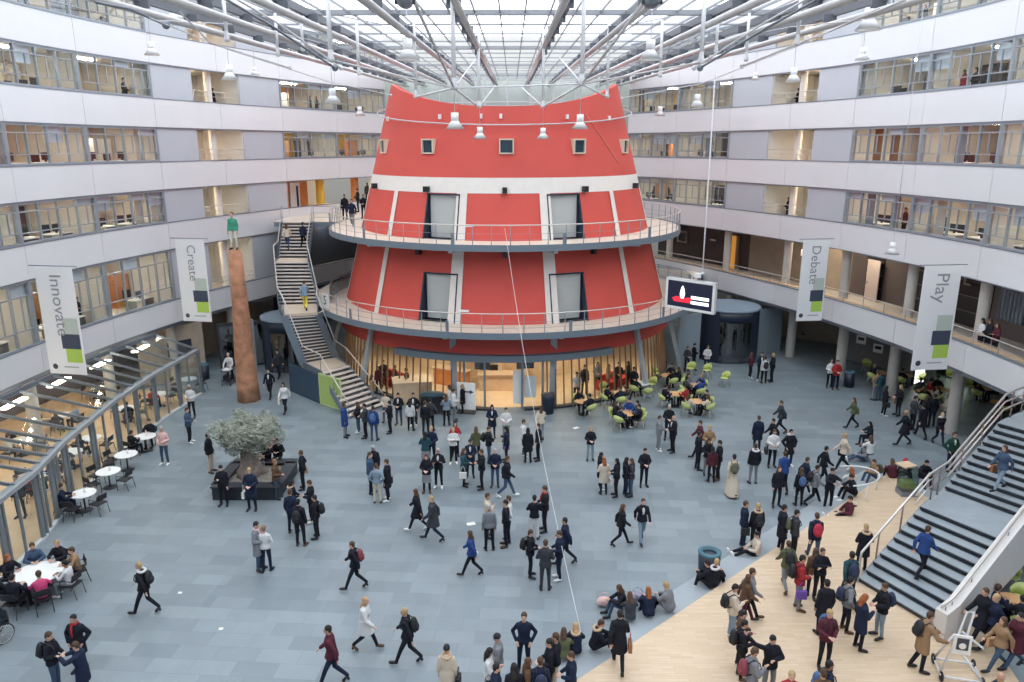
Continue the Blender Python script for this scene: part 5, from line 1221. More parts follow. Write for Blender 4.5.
    D['hair_short']=hm(short); D['hair_long']=hm(long_); D['headscarf']=hm(scarf); D['beanie']=hm(beanie); D['hair_bun']=hm(bun)
    # collar of a fur trimmed hood, lying on the shoulders
    t=MB(); c=p['N']+V((0,-.045,.0)); t.tube([c+V((math.cos(a)*.115,math.sin(a)*.10,.02*math.cos(a-PI/2))) for a in [2*PI*i/16 for i in range(16)]],.042,8,closed=True); D['fur']=t.mesh('fur_collar')
    # scarf round the neck
    t=MB(); c=p['N']+V((0,0.01,-.0)); t.tube([c+V((math.cos(a)*.075,math.sin(a)*.075,0)) for a in [2*PI*i/12 for i in range(12)]],.032,8,closed=True); t.tube([c+V((.03,.08,0)),p['C']+V((.03,.155,.02)),p['W']+V((.02,.15,.05))],[.03,.032,.026],8); D['scarf']=t.mesh('scarf')
    t=MB(); ellT(t,M,(-.030,.084,.012),(.011,.006,.007),8,5); D['eyeL']=t.mesh('eye'); t=MB(); ellT(t,M,(.030,.084,.012),(.011,.006,.007),8,5); D['eyeR']=t.mesh('eye')
    t=MB(); ellT(t,M,(0,.092,-.056),(.020,.004,.005),8,5); D['mouth']=t.mesh('mouth')
    # backpack on the back
    up_=(p['S']-p['P']).normalized(); fw=V((0,1,0)); fw=(fw-up_*fw.dot(up_)).normalized(); Rm=Matrix((V((1,0,0)),fw,up_)).transposed(); c=p['C']-up_*.06-fw*.235
    t=MB(); t.ell(c,(.155,.105,.235),16,10,Rm); D['pack_sack']=t.mesh('sack'); t=MB(); t.ell(c-fw*.085-up_*.07,(.11,.045,.11),12,8,Rm); D['pack_pocket']=t.mesh('pocket')
    for s in(-1,1):
        t=MB(); x=V((.105*s,0,0)); t.tube([c+x+up_*.17+fw*.06,p['S']+x+V((0,-.03,.075)),p['S']+x*1.05+fw*.13-up_*.03,p['C']+x*1.1+fw*.165-up_*.05,p['C']+x*1.35-up_*.13+fw*.04,c+x*1.1-up_*.15+fw*.05],.017,6); D['pack_strap%d'%s]=t.mesh('strap')
    D['handR']=p['wR']+(p['wR']-p['eR']).normalized()*.08; D['handL']=p['wL']+(p['wL']-p['eL']).normalized()*.08; D['p']=p
    return D
PD={}
def PO(n):
    if n not in PD: PD[n]=build_pose(n)
    return PD[n]
CM=dict(k=('black',(.014,.015,.022)),n=('navy',(.015,.022,.048)),g=('grey',(.20,.21,.23)),c=('charcoal',(.045,.048,.058)),w=('white',(.62,.62,.62)),b=('beige',(.58,.50,.40)),r=('red',(.33,.03,.035)),p=('pink',(.60,.07,.19)),
  d=('denim blue',(.055,.09,.15)),o=('brown',(.11,.065,.04)),u=('bright blue',(.025,.06,.20)),t=('teal',(.025,.07,.09)),m=('maroon',(.09,.022,.035)),l=('camel',(.30,.19,.11)),y=('yellow',(.78,.62,.10)),e=('olive',(.10,.11,.06)),v=('purple',(.12,.05,.25)),
  j=('light blue',(.22,.29,.36)),i=('pale pink',(.68,.45,.42)),f=('dark green',(.02,.06,.045)))
def cm(k,cloth=True): return mat('cloth_'+CM[k][0].replace(' ','_'),CM[k][1],.85,spec=.2)
SK=[mat('skin_%d'%i,c,.6) for i,c in enumerate(((.55,.33,.24),(.48,.28,.19),(.30,.16,.10),(.60,.38,.29)))]
HR=dict(K=('hair_short',(.012,.011,.012),'short black hair'),B=('hair_short',(.07,.04,.022),'short brown hair'),Y=('hair_short',(.42,.29,.14),'short blond hair'),G=('hair_short',(.42,.41,.40),'grey hair'),
  L=('hair_long',(.013,.011,.012),'long black hair'),N=('hair_long',(.09,.045,.025),'long brown hair'),W=('hair_long',(.46,.30,.15),'long blond hair'),R=('hair_long',(.30,.09,.03),'long red hair'),
  H=('beanie',(.015,.016,.022),'dark beanie'),S=('headscarf',(.015,.016,.02),'black headscarf'),P=('headscarf',(.45,.02,.05),'red headscarf'),X=(None,None,'bald head'),O=('hair_bun',(.25,.13,.06),'hair in a bun'),E=('headscarf',(.45,.44,.42),'pale headscarf'))
GN=dict(j='jacket',c='long coat',s='top',r='robe',q='jacket')
LN=dict(k='black trousers',n='dark jeans',g='grey trousers',d='blue jeans',b='beige trousers',o='brown trousers',l='pale jeans',w='white trousers',y='yellow trousers',c='charcoal trousers')
PV=dict(s='standing',p='looking at a phone',h='hands in front',c='arms folded',k='hands in pockets',w='walking',v='walking',U='reaching out',S='sitting',L='sitting low',F='sitting on the floor',C='pushing',M='stretching an arm up',J='arm stretched out')
FA=dict(A=0,T=180,L=90,R=-90,a=45,b=-45,t=135,u=-135)
def inst(nm,me,m,par):
    o=bpy.data.objects.new(nm,me); COL.objects.link(o); o.parent=par
    if not me.materials: me.materials.append(m)
    o.material_slots[0].link='OBJECT'; o.material_slots[0].material=m; return o
PEOPLE=[]; BAGS=[]
HZ=dict(S=1.23,L=1.045,F=.80,w=1.63,v=1.63,C=1.62)
rp=random.Random(11); NP=0
def person(hx,hy,ps,fc,top,gar,leg,hair,bag,place,z=0,pos=None,lab=None,sc=None,near=None):
    global NP
    D=PO(ps); NP+=1; s=sc or (rp.uniform(.97,1.04) if hair in 'KBYGHX' else rp.uniform(.92,.98)); hz=HZ.get(ps,1.645)*s+z
    rz=math.radians(FA[fc] if isinstance(fc,str) else fc)+rp.uniform(-.12,.12)
    if pos: x,y=pos
    else:
        x,y=up(hx,hy,hz); hd=D['p']['Hd']*s; x-=-math.sin(rz)*hd.y; y-=math.cos(rz)*hd.y
    t=thing('person',(x,y,z),cat='person',rz=rz); t.scale=(s,s,s)
    skin=SK[2] if hair in 'S' and rp.random()<.4 or rp.random()<.1 else SK[rp.choice([0,0,1,3])]
    inst('body',D['body'],skin,t)
    g={'j':'jacket','c':'coat','s':'shirt','r':'shirt','q':'jacket'}[gar]; tm=cm(top)
    inst(g if gar!='r' else 'robe_top',D[g],tm,t)
    if gar=='r' and ps not in 'SLF': inst('robe',D['robe'],tm,t)
    elif gar=='q' and ps not in 'SLF': inst('skirt',D['skirt'],cm(leg if leg in CM else 'g'),t); leg='k'; inst('trousers',D['trousers'],cm('k'),t)
    if gar!='q' or ps in 'SLF': inst('trousers',D['trousers'],cm({'l':'j'}.get(leg,leg)),t)
    sm=BLACK if rp.random()<.72 else TOPW if rp.random()<.6 else cm('o')
    for q in 'LR': inst('shoe',D['shoe'+q],sm,t)
    hn,hc,_=HR[hair]
    if hn: inst('hair' if 'hair' in hn else hn,D[hn],mat('head_'+hair,hc,.75),t)
    if y<27 and (fc in('T','t','u','L','R') or not isinstance(fc,str)):
        for e in('eyeL','eyeR'): inst('eye',D[e],BLACK,t)
        inst('mouth',D['mouth'],mat('lip',(.35,.10,.09),.6),t)
    ex=''
    for b in bag:
        if b in 'KRMDGNC':
            cn,cc={'K':('black',(.012,.013,.018)),'R':('red',(.42,.02,.05)),'M':('maroon',(.22,.04,.06)),'D':('blue',(.06,.12,.26)),'G':('grey',(.16,.17,.19)),'N':('navy',(.02,.03,.07)),'C':('olive',(.09,.10,.06))}[b]
            k=thing('backpack',(x,y,z),cat='backpack',rz=rz); k.scale=(s,s,s); bm_=mat('pack_'+cn,cc,.7)
            inst('sack',D['pack_sack'],bm_,k); inst('pocket',D['pack_pocket'],bm_,k); inst('strap',D['pack_strap1'],BLACK,k); inst('strap',D['pack_strap-1'],BLACK,k); BAGS.append((k,cn+' backpack',t)); ex+=' with backpack'
        elif b in 'hwtxv':
            cn,cc={'h':('brown shoulder bag',(.30,.13,.06)),'w':('white tote bag',(.72,.70,.66)),'t':('tan handbag',(.55,.33,.18)),'x':('black handbag',(.015,.016,.02)),'v':('purple carrier bag',(.16,.08,.38))}[b]
            side=1; q=D['p']['hR']*s+V((.20,.0,-.02 if b in 'htx' else -.12)); c_,s_=math.cos(rz),math.sin(rz); wp=(x+q.x*c_-q.y*s_,y+q.x*s_+q.y*c_,z+q.z-.15)
            k=thing('shoulder_bag' if b in 'hx' else 'handbag' if b=='t' else 'carrier_bag',wp,cat='bag',rz=rz); inst('bag_body',BAGM,mat('bag_'+b,cc,.7),k); inst('handle',BAGH,mat('bag_'+b,(0,0,0)),k); BAGS.append((k,cn,t))
        elif b=='f': inst('fur_collar',D['fur'],mat('fur_tan',(.50,.36,.24),.95,var=.3,scale=30),t); ex+=' fur collar'
        elif b=='F': inst('fur_collar',D['fur'],cm('w'),t)
        elif b=='r': inst('scarf',D['scarf'],cm('r'),t); ex+=' red scarf'
        elif b=='i': inst('scarf',D['scarf'],cm('i'),t); ex+=' pink scarf'
        elif b=='W': inst('shirt_front',SHF(ps),cm('w'),t)
        elif b=='c':
            q=D['handR']; o=inst('cup',CUP,TOPW,None); o.parent=None; 
            c_,s_=math.cos(rz),math.sin(rz); q=q*s; o.location=(x+q.x*c_-q.y*s_,y+q.x*s_+q.y*c_,z+q.z-.02); BAGS.append((o,'white paper cup',t)); o['category']='cup'
        elif b=='p':
            q=D['handR']*s; o=inst('phone',PHN,BLACK,None); o.parent=None; c_,s_=math.cos(rz),math.sin(rz); o.location=(x+q.x*c_-q.y*s_,y+q.x*s_+q.y*c_,z+q.z+.03); o.rotation_euler=(-.7,0,rz); o['category']='phone'; BAGS.append((o,'dark phone',t))
    PEOPLE.append(dict(o=t,top=CM[top][0]+' '+GN[gar],leg=LN.get(leg,'dark trousers') if gar not in 'rq' else '',hair=HR[hair][2],pose=PV[ps],place=place,x=hx,y=hy,ex=ex,lab=lab)); return t
BAGM=MB().box((0,0,0),(.10,.30,.26)).mesh('bag_body'); BAGH=MB().tube([(0,-.1,.12),(0,-.07,.33),(0,0,.42),(0,.07,.33),(0,.1,.12)],.01,6).mesh('handle')
CUP=MB().lathe([(.001,-.05),(.03,-.05),(.04,.06),(.001,.06)],n=10).mesh('cup'); PHN=MB().box((0,0,0),(.075,.15,.012)).mesh('phone')
_sf={}
def SHF(ps):
    if ps not in _sf:
        p=pose(ps); t=MB(); up_=(p['S']-p['P']).normalized(); fw=V((0,1,0)); fw=(fw-up_*fw.dot(up_)).normalized()
        t.ell(p['C']+fw*.10+up_*.02,(.055,.062,.15),12,8,Matrix((V((1,0,0)),fw,up_)).transposed()); _sf[ps]=t.mesh('shirt_front')
    return _sf[ps]
# ---------------- the crowd. hx,hy: head in the photo; pose, facing, top, garment, trousers, hair, extras ----------------
def G(place,rows,z=0):
    for r in rows.strip().split('\n'):
        q=r.split(); hx,hy=map(float,q[0].split(',')); c=q[1]; person(hx,hy,c[0],c[1],c[2],c[3],c[4],c[5],q[2] if len(q)>2 and q[2]!='-' else '',place,z if len(q)<4 else float(q[3]))
G('beyond the timber pole at the left','''228,355 CTwskG W
268,371 wTkjkK W
277,351 wTcjkK -
283,385 wTwjkL w
308,374 sAkjkB -''') if False else G('between the timber pole and the stairs','''268,371 wTkjkK W
277,352 wTcjnK -
283,385 wTwjkL w''')
G('pushing the serving cart','''228,355 CTwskG -''')
G('at the foot of the stairs','''344,405 sRucgB -
357,404 hLkjdN -
364,406 hLcjkK -
373,408 sAujdB D
385,394 hTbsdL -
398,395 hTkjdK W
389,403 cLkjkK -''')
G('left of the column near the glass front','''413,395 kTkjkK W
410,402 sAwjkL x
425,403 sAkskB -
430,400 kAcjkK -''')
G('by the white sign with the arrow','''449,387 hLwsgN -
446,396 cAjskN -
454,391 hRwjgB -
462,386 kLkckW -''')
G('left half of the crowd before the tower','''425,434 cAtqgL -
431,429 hTnjkY -
455,424 cTrskL -
453,430 cTwskY -
426,457 hTkqgN -
438,451 cTkjkG W''')
G('middle of the crowd before the tower','''464,451 hRtqkN w
470,442 hTncnK W
481,452 cLkjkB -
476,429 hAejkN -
489,429 hRkjdB K
495,451 hTnjdG -
508,459 wRkjdB -
492,407 hTncnL W
506,410 hTwjgB -
506,429 pLnjkL v
524,422 hRwjdB -
528,430 sAkckL -
538,426 kLkjkB -
541,408 wAbjgN -''')
G('in the close group of men left of the centre','''373,448 pTkjkG -
370,455 sRdjnB -
376,466 kAjsbB -
386,462 sLkckB x''')
G('in the pair walking left, left of the centre','''415,492 wLkckN -
431,499 vLccnY -''')
G('beside the olive tree planter','''208,436 sRkjbK -
220.5,468 pTkjkK - 
249,471 hTncnY w
275,462 hRojdO -
300.5,453 kLkjkB t
290,492 sAnjnB -
298,502 sAkjkK K
309,483 hLkjkB -
314,498 sLkjkK K
292,483 hRkjkL f''')
for hx,hy,c,pl,fc in ((264,444,'kjkN','on the back edge of the olive planter, left one',0),(277,440,'kjkK','on the back edge of the olive planter, right one',0),(270.5,434,'ijkR','on the back edge of the olive planter, red haired',0),(253,448,'bjgB','behind the olive trunk',0)):
    person(hx,hy,'S' if hx!=270.5 else 'h','R' if hx<260 else 'T',*c[0:4],'',pl,.13 if hx!=270.5 else 0)
G('in the embracing couple','''256.4,525 hRgcdK i
263.7,528.5 hAwsnO -''')
G('outside the glass lean-to','''189,387 hTwskG -
187,410 hRdjkB -
161,429 hTisdG -''')
G('in the trio at the bottom left','''73,619 kTkckK r
49,636 hRkjdB K
75.3,646 ULncnB -''')
G('alone on the open slate floor','''138.3,566 wLkjkY KF
351.5,545 wLkjkB M
365.5,601 wRwckW -
404,612 wLkjkY K
327.4,630 wLmjnK -
469.5,534 wLujkN w''')
G('alone at the bottom edge, seen from behind','''446.7,649 sAbckH fx''')
G('in the group of four left of the white rope','''488,496 cRbsgB -
489,507 sAgskG -
508,499 kLwsnB -
505,503 kLkskK -''')
G('in the pair right of the white rope top','''534.5,498 cAkswK -
544.5,489 hLkjkB r''')
G('in the huddle crossed by the white rope','''531,533 hRkjkB K
545.6,543 hAcjcB -
564.4,521 wLnjkK -
559,534 hLnjnB -''')
G('alone between the rope and the green chairs','''591,429 hTkjlW -''')
G('in the row right of the rope','''601.5,455 hRkckL -
604.3,460 hAbcnR w
616.7,461 hLkjkL -
627,460 hRkjnL -
631.5,461 hLcjdN -''')
G('alone in a dark suit right of the row','''645.3,451 hTkjkK -''')
G('in the pair walking towards the steps','''623.4,507 wRkjkN -
643.4,502 vTkjjB W''')
G('in the trio of men in suits','''660,418 hRgjgB -
669.6,407 hTkjkG -
674,418 hLkjkX W''')
G('in the cluster left of the cream robe','''699.8,423 wLmjkB -
710,428 hTljkY -
699.8,434 sRkjkK -
719.6,443 hLkjkK x
713,449 sAmjkL -
709,441 hTkjgL -''')
G('in a wide cream robe','''734.3,457 wAbrbK C''')
G('right of the cream robe','''755.5,446 sAkjgB F
759,418 sAncnB -
774.6,432 hTwjkB x
791.4,432 kTkcnK F''')
G('walking behind the white jacket','''781,403 wLcjkB -
773,421 wLkjkK -''')
G('in the crowd walking left of the floor sitters','''785,454 wAujkB -
779.7,469 sTkjkN -
808,460 wRnjkB -
801.7,470 sAkjkN D
827,449 wRkjkK -
818,468 wRgjkK K
832.7,471 UTkjkK -''')
G('walking between the crowd and the right columns','''844.5,436 wLbjkY x
854,400 wLejkN -
906,413 wLkckY -
943,415 wTkjnW F
887,388 hRkjkL x
901,387 hLkjkW t
881,373 sAtjdB -
955,435 kTfjnB W''')
G('in the dark crowd before the right cafe','''924,406 wAkckK -
935,396 sAkjkK -
948.6,397 hLbjgN -
916,398 hRcjkK -
928,397 hRkjkN -
878,372 hAljgB -
838,362 hTrjnB -
832,361 hTwskB -''')
G('in the group of four by the right gallery columns','''752,354 hRmjkN -
762,354 hTnjkK W
765.5,358 sAwjkB K
773.3,355 hLkjkY -''')
G('by the revolving door','''792,324 sTkjkK -
708,347 hTwjnB -
695,345 hRkjkK -
688,348 hTcjkN -''')
G('in the pair with a fur hood near the steps','''746.4,504 sRnjnB x
758,506 sAkjkY fK''')
G('on the grey step, dark and bending','''785,508 sRkckK -
797.5,513 sRcjkK C''',.15)
WZ_=.30
G('on the wooden floor at its left edge','''735.4,588 pRbjlK K
753,572 wRgjkB -
749,578 wRojmN -
744,614 hRojkK -
745,624 hRkjkK K
755,652 pRgjkB M''',WZ_)
G('on the wooden floor at the bottom edge','''773,640 MTkjgK -
792,676 sTrjkY -
830,665 sRnjkK D
823,673 sAojkB -
620,614 wAkckK h
1001,677 hTcjkX -''',WZ_)
G('on the wooden floor, middle','''788.5,544 vAejgB K
803,559 hRrjgK Kv
823,552 cTkjkB -
815.6,551 sAojkN -
827,583 sAkckK -
830,614 hTmjkY D
817,516 wAnjdB R
866,527 hAkckY f
852,555 wAtjkK N
851,581 kRgjkK N
865,598 pRnckR -
884.5,587 hLkjlB N''',WZ_)
G('pushing the white trolley','''931,616 CRlckB K''',WZ_)
G('hurrying past the foot of the balustrade','''996,598 wLnjkY -
1003,621 wLljdN t
1020,617 wLmcdK -
985,592 wLkckB -''',WZ_)
# on the staircases
person(0,0,'w',10,'b','j','d','N','','climbing the left stairs, left one',pos=(-14.6,48.9),z=7.35)
person(0,0,'v',-5,'n','j','k','K','','climbing the left stairs, right one',pos=(-13.6,49.1),z=7.35)
person(0,0,'w',10,'j','j','y','B','','on the middle landing of the left stairs',pos=(-11.95,42.6),z=4.66)
PEOPLE[-3]['x']=292;PEOPLE[-2]['x']=304;PEOPLE[-1]['x']=309
person(0,0,'w',-60,'u','j','k','B','','climbing the first flight of the grand stairs',pos=(12.75,20.9),z=.82)
person(0,0,'w',110,'d','j','l','N','h','coming down the upper flight of the grand stairs',pos=(16.65,23.6),z=2.45)
person(0,0,'w',110,'k','j','k','K','','near the top of the grand stairs at the right edge',pos=(18.25,24.2),z=3.55)
# seated on the steps and the platform edge
def seat(hx,hy,ps,fc,c,bag,pl,z): person(hx,hy,ps,fc,c[0],c[1],c[2],c[3],bag,pl,z)
for r in '''707,562 L a kckK - 0 sitting on the step by the teal rimmed bin, left one
717,561 L b kjkY F 0 sitting on the step by the teal rimmed bin, white collar
757,535 F L bjkK - .05 sitting legs stretched by the step
619,587 L L kjdN - 0 on the step, long hair, in the cluster of bags
630,594 L A cjgN - 0 on the step, bent over patterned bags
648.4,589 L A nckR - 0 on the step, left one of the pair seen from behind
666,584 L a gckY - 0 on the step, right one of the pair seen from behind
601.5,622 L R kjkB f 0 on the step, knees drawn up
563.8,630 L A ecgN - 0 on the step at the bottom, long brown hair
575.5,625 L A nckW f 0 on the step at the bottom, long blond hair
852,469 S A wsgR - .05 beside the white hoop rail, white top
851,476 L L kjkK - .1 beside the white hoop rail, crouched
850,499 F L mjkK - .05 on the step with a striped bag
874,461 L L ljdB C .05 at the platform tip
892.5,460 L A mckN - .05 at the platform tip, dark red hair
906,460 L u kckP - .1 at the platform tip
927,462 L T kjkK - .1 by the glass case near the stairs
870,423 S L kjkL - 0 seated on a low bench beyond the platform
871,437 S A wjnN - 0 seated before the platform tip
866,444 F L gjdB - 0 on the floor beyond the platform tip'''.split('\n'):
    q=r.split(' ',6); hx,hy=map(float,q[0].split(',')); seat(hx,hy,q[1],q[2],q[3],'' if q[4]=='-' else q[4],q[6],float(q[5]))
G('at the bottom centre','''524,617 kTnsnB -
497,638 hLgjkH -
489.6,652 pRwskL x
497,668 sRnjkK -
514,667 sAkjkL -
528.6,662 sRojkN -
540.4,661 sAnjkB N
555,637 kLksbB -
549,643 hLkjkK -
570.6,656 hLnjnB -''')
# seated at the tables
TAKEN={}; NEWC=[]; LIMET={SEATS[(a,b)][:2] for a,b,_,_ in GT}|{SEATS[(a,b)][:2] for a,b,_ in GT2}
def atseat(place,rows,z=0):
    for r in rows.strip().split('\n'):
        q=r.split(); hx,hy=map(float,q[0].split(',')); c=q[1]; x,y=up(hx,hy,1.22+z)
        tt=min(SEATS.values(),key=lambda v:(v[0]-x)**2+(v[1]-y)**2); dx,dy=tt[0]-x,tt[1]-y; L_=math.hypot(dx,dy)
        a=math.atan2(-dy,-dx); u=TAKEN.setdefault((tt[0],tt[1]),[]); gap=math.radians(38 if tt[2]>1 else 62)
        for k in range(24):
            if all(abs((a-b+PI)%(2*PI)-PI)>=gap-.01 for b in u): break
            a+=gap*.25*(1 if k%2 else -1)*(k+1)
        u.append(a); want=tt[2]+.06; x=tt[0]+math.cos(a)*want; y=tt[1]+math.sin(a)*want; rz=a+PI/2
        lime=tt[:2] in LIMET; cand=[c for c in CHS if not c[2] and c[1]==lime and (c[0].location.x-x)**2+(c[0].location.y-y)**2<1.3]
        if cand: cc=min(cand,key=lambda c:(c[0].location.x-x)**2+(c[0].location.y-y)**2); cc[2]=True; co=cc[0]; co.location=(x,y,co.location.z); co.rotation_euler=(0,0,rz)
        else: co=dup(CG if lime else CB,(x,y,z),rz); NEWC.append((co,None)); CHS.append([co,lime,True])
        person(hx,hy,'S',math.degrees(math.atan2(tt[1]-y,tt[0]-x)-PI/2),c[0],c[1],c[2],c[3],'',place,z,pos=(x,y))
        if not cand: NEWC[-1]=(co,PEOPLE[-1])
atseat('seated at the large crowded table','''31,540 djlB
56.4,538 kjlY
68.7,545 lskB
67.7,556 wsgK
52,570 pskB
9,556 kjkR
8,568 kjkL
18,586 kckK''')
atseat('seated at an outdoor white table','''132,431 kjkB
146,424 kjkB
57,487 njnB''')
atseat('seated among the lime chairs','''637,377 kjkK
615,385 kjkK
631,398 ujdK
617.6,399 kjkN
619,408 njkB
649,406 kjkK
609,406 djkK
625,392 njdB
579,389 kjkL
595,398 kjkK
680,386 rskK
676,362 kjkK
691.6,361 kjkN
705,367 kjkK
717,370 usdY
695,393 bsgN
709,395 bjkN
722,398 kjkK
708,385 ujkK
698,370 gjkN
688,378 cjkK
668,386 kjkK''')
atseat('seated in the cafe under the right gallery','''926,384 kjkN
933,380 rjkK
942,380 kjkK
917,377 cjkK
950,392 bsgN
874,366 kjkY
905,368 kjkK
990,380 kjkK
1003,395 mjkK
976,383 kjkN
1018,590 kjkK
1006,600 njkB''')
atseat('seated inside the glass lean-to','''66,446 kjkK
84,431 kskN
30,470 rjkK
14,433 wskB
57,409 kjkN
98,381 gsgB
125,401 kjkK
151,390 rjkK
108,383 kjkK
40,463 ujkN
72,411 jskY''')
person(15,478,'s','T','k','j','k','K','','standing inside the lean-to at the left edge',.02)
# inside the tower base and on the galleries
G('inside the tower base, left part','''383,362 hTkjkK -
395,367 hRkjkN -
406,370 hLkjkK -
378,368 sTmjkL -
372,377 hRlsgN -''',.02)
G('inside the tower base, right part','''585,367 sTkjkK -
598,364 hTgjkN -
609,366 hRljkR -
619,364 hTkjkK -
628,363 hLkjkN -
634,369 hTkjkK -
577,374 hTwskB -''',.02)
G('in the orange gallery behind the upper walkway','''344,196 sTkjkK -
351,201 wTnjgB -
357,190 hLkjkK -
363,196 hTkjkN -
367,184 sTcjkK -
373,188 hRkjkK -''',Z[2])
WP=[(787.5,269,1,'kj','on the right gallery before the stone wall, left'),(806,271,1,'kj','on the right gallery before the stone wall, right'),(982,328,1,'ws','by the gallery rail at the right edge, white top'),(990,334,1,'kj','by the gallery rail at the right edge, dark'),(998,336,1,'mj','by the gallery rail at the right edge, maroon'),(131,84,4,'kj','in the upper left window with the open pane'),(5,75,4,'bs','behind the window at the left edge'),(80,318,1,'kj','behind the window left of the banner with Innovate'),(52,330,1,'cj','behind the window above the banner'),(955,74,4,'kj','in the dark group behind the fourth floor window, left'),(965,73,4,'rj','in the dark group behind the fourth floor window, red'),(978,70,4,'kj','in the dark group behind the fourth floor window, middle'),(990,68,4,'nj','in the dark group behind the fourth floor window, right'),(925,18,5,'kj','behind a fifth floor window at the right'),(882,22,5,'ws','behind a fifth floor window beside the lamp'),(940,228,2,'kj','behind the second floor window at the right'),(905,212,2,'mj','behind the second floor window, reading'),(995,245,2,'kj','behind the second floor window near the right edge'),(788,204,2,'kj','in the right lobby recess on the second floor'),(782,97,4,'kj','in the right lobby recess on the fourth floor'),(320,98,4,'kj','in the orange office left of the tower, left'),(310,100,4,'cj','in the orange office left of the tower, right'),(219,97,4,'kj','in the left lobby recess on the fourth floor'),(655,196,2,'kj','behind the window right of the tower'),(668,197,2,'kj','behind the window right of the tower, second')]
for hx,hy,k_,c,pl in WP:
    side=1 if hx>512 else -1; best=None
    off={True:1.75,False:1.4}['recess' in pl] if 'gallery' not in pl else (1.9 if 'stone' in pl else .62)
    for i in range(200):
        s=SMAX*i/200
        if min(abs(s-j) for j in J)<.5 and 'gallery' not in pl and 'recess' not in pl: continue
        if 'recess' in pl and not (29.3<s<30.4 or 31.5<s<32.6): continue
        x,y=cv(s,side,off); dep=y*math.cos(TH); px=512+F*x/(dep-(Z[k_]+1.6-H)*math.sin(TH))
        if best is None or abs(px-hx)<best[0]: best=(abs(px-hx),x,y)
    person(hx,hy,rp.choice('hcs'),'R' if side<0 else 'L',c[0],c[1],'k',rp.choice('KBNL'),'',pl,Z[k_],pos=best[1:])
# the carved man on the pole
D_=PO('s'); t=thing('wooden_figure',(-14.85,40.2,8.5),'life-size painted carved man in green shirt and pale trousers on top of the timber pole','statue',rz=PI); t.scale=(1.13,1.13,1.13)
inst('body',D_['body'],SK[3],t); inst('shirt',D_['shirt'],mat('paint_green',(.04,.27,.17),.6),t); inst('trousers',D_['trousers'],mat('paint_cream',(.62,.58,.50),.6),t); inst('hair',D_['hair_short'],mat('paint_brown',(.22,.11,.07),.7),t)
for q in 'LR': inst('shoe',D_['shoe'+q],BLACK,t)
inst('eye',D_['eyeL'],BLACK,t); inst('eye',D_['eyeR'],BLACK,t); inst('mouth',D_['mouth'],mat('lip',(.35,.10,.09),.6),t)
# ---------------- labels: each says which one ----------------
def words(s): return len(s.split())
ART=lambda d: 'person in '+d['top']+(' and '+d['leg'] if d['leg'] else '')
from collections import defaultdict
def assign(mk_,left):
    g=defaultdict(list)
    for d in left: g[mk_(d)].append(d)
    return g
done=[]; todo=[d for d in PEOPLE]
def short(s,n=16):
    w=s.split(); cut=len(w)>n; w=w[:n]
    while cut and w[-1].strip(',') in('at','its','of','the','in','on','left','right','near','down','grand','before','a','upper','flight','with'): w=w[:-1]
    return ' '.join(w).rstrip(',')
for lev,f in enumerate((lambda d:ART(d)+', '+d['place'],lambda d:'person in '+d['top']+', '+d['hair']+', '+d['place'],lambda d:'person in '+d['top']+', '+d['pose']+', '+d['place'])):
    g=assign(f,todo); nxt=[]
    for k,v in g.items():
        if len(v)==1 and words(k)<=16: v[0]['o']['label']=k; done.append(v[0])
        else: nxt+=v
    todo=nxt
g=defaultdict(list)
for d in todo: g[(d['top'],d['place'])].append(d)
for (tp_,pl),v in g.items():
    v.sort(key=lambda d:d['x']); n=len(v)
    N_=['leftmost','second from left','third from left','fourth from left','fifth from left','sixth from left','seventh from left','eighth from left','ninth from left','tenth from left','eleventh from left']
    for i,d in enumerate(v):
        nm='' if n==1 else (['left one','right one'][i] if n==2 else N_[i] if i<n-1 else 'rightmost')
        l='person in '+tp_+((', '+nm) if nm else '')+', '+pl; d['o']['label']=short(l)
for co,d in NEWC: co['label']=short(('lime shell chair' if 'shell' in co.name else 'black cafe chair')+' of the person in '+d['o']['label'].replace('person in ',''))
for d in PEOPLE: d['o']['group']='people in the hall'
for o,nm,par in BAGS:
    pl=par['label'].replace('person in ','')
    l=nm+' of '+par['label']
    if words(l)>16:
        a,_,b=l.partition(','); a=a.split(' and ')[0] if ' and ' in a else a; l=a+','+b
    if words(l)>16: l=l.replace('the ','')
    o['label']=short(l)
    o['group']={'backpack':'backpacks people wear','cup':'paper cups','phone':'phones'}.get(o['category'],'bags people carry')
# ---------------- wheelchair, carts, sofas, desks, papers ----------------
t=thing('wheelchair',(*up(8,640,0),0),'wheelchair with large spoked wheels at the left edge, cut by the frame','wheelchair',rz=math.radians(150)); t.location.x-=.25
for s in(-1,1):
    w_=MB(); w_.tube([(s*.29,.30*math.cos(a),.30+.30*math.sin(a)) for a in [2*PI*i/28 for i in range(28)]],.018,6,closed=True); mk('wheel',w_,BLACK,t)
    w_=MB(); w_.tube([(s*.33,.26*math.cos(a),.30+.26*math.sin(a)) for a in [2*PI*i/28 for i in range(28)]],.009,5,closed=True); mk('push_ring',w_,CHROME,t)
    w_=MB(); 
    for i in range(12): a=2*PI*i/12; w_.tube([(s*.29,0,.30),(s*.29,.29*math.cos(a),.30+.29*math.sin(a))],.004,4)
    mk('spokes',w_,CHROME,t); w_=MB(); w_.tube([(s*.22,.48+.09*math.cos(a),.10+.09*math.sin(a)) for a in [2*PI*i/16 for i in range(16)]],.016,6,closed=True); mk('caster',w_,BLACK,t)
    mk('frame_side',MB().tube([(s*.25,-.22,.92),(s*.25,-.2,.5),(s*.25,.25,.5),(s*.22,.45,.2)],.014,6),DARK,t); mk('armrest',MB().box((s*.26,.02,.70),(.06,.36,.04)),BLACK,t)
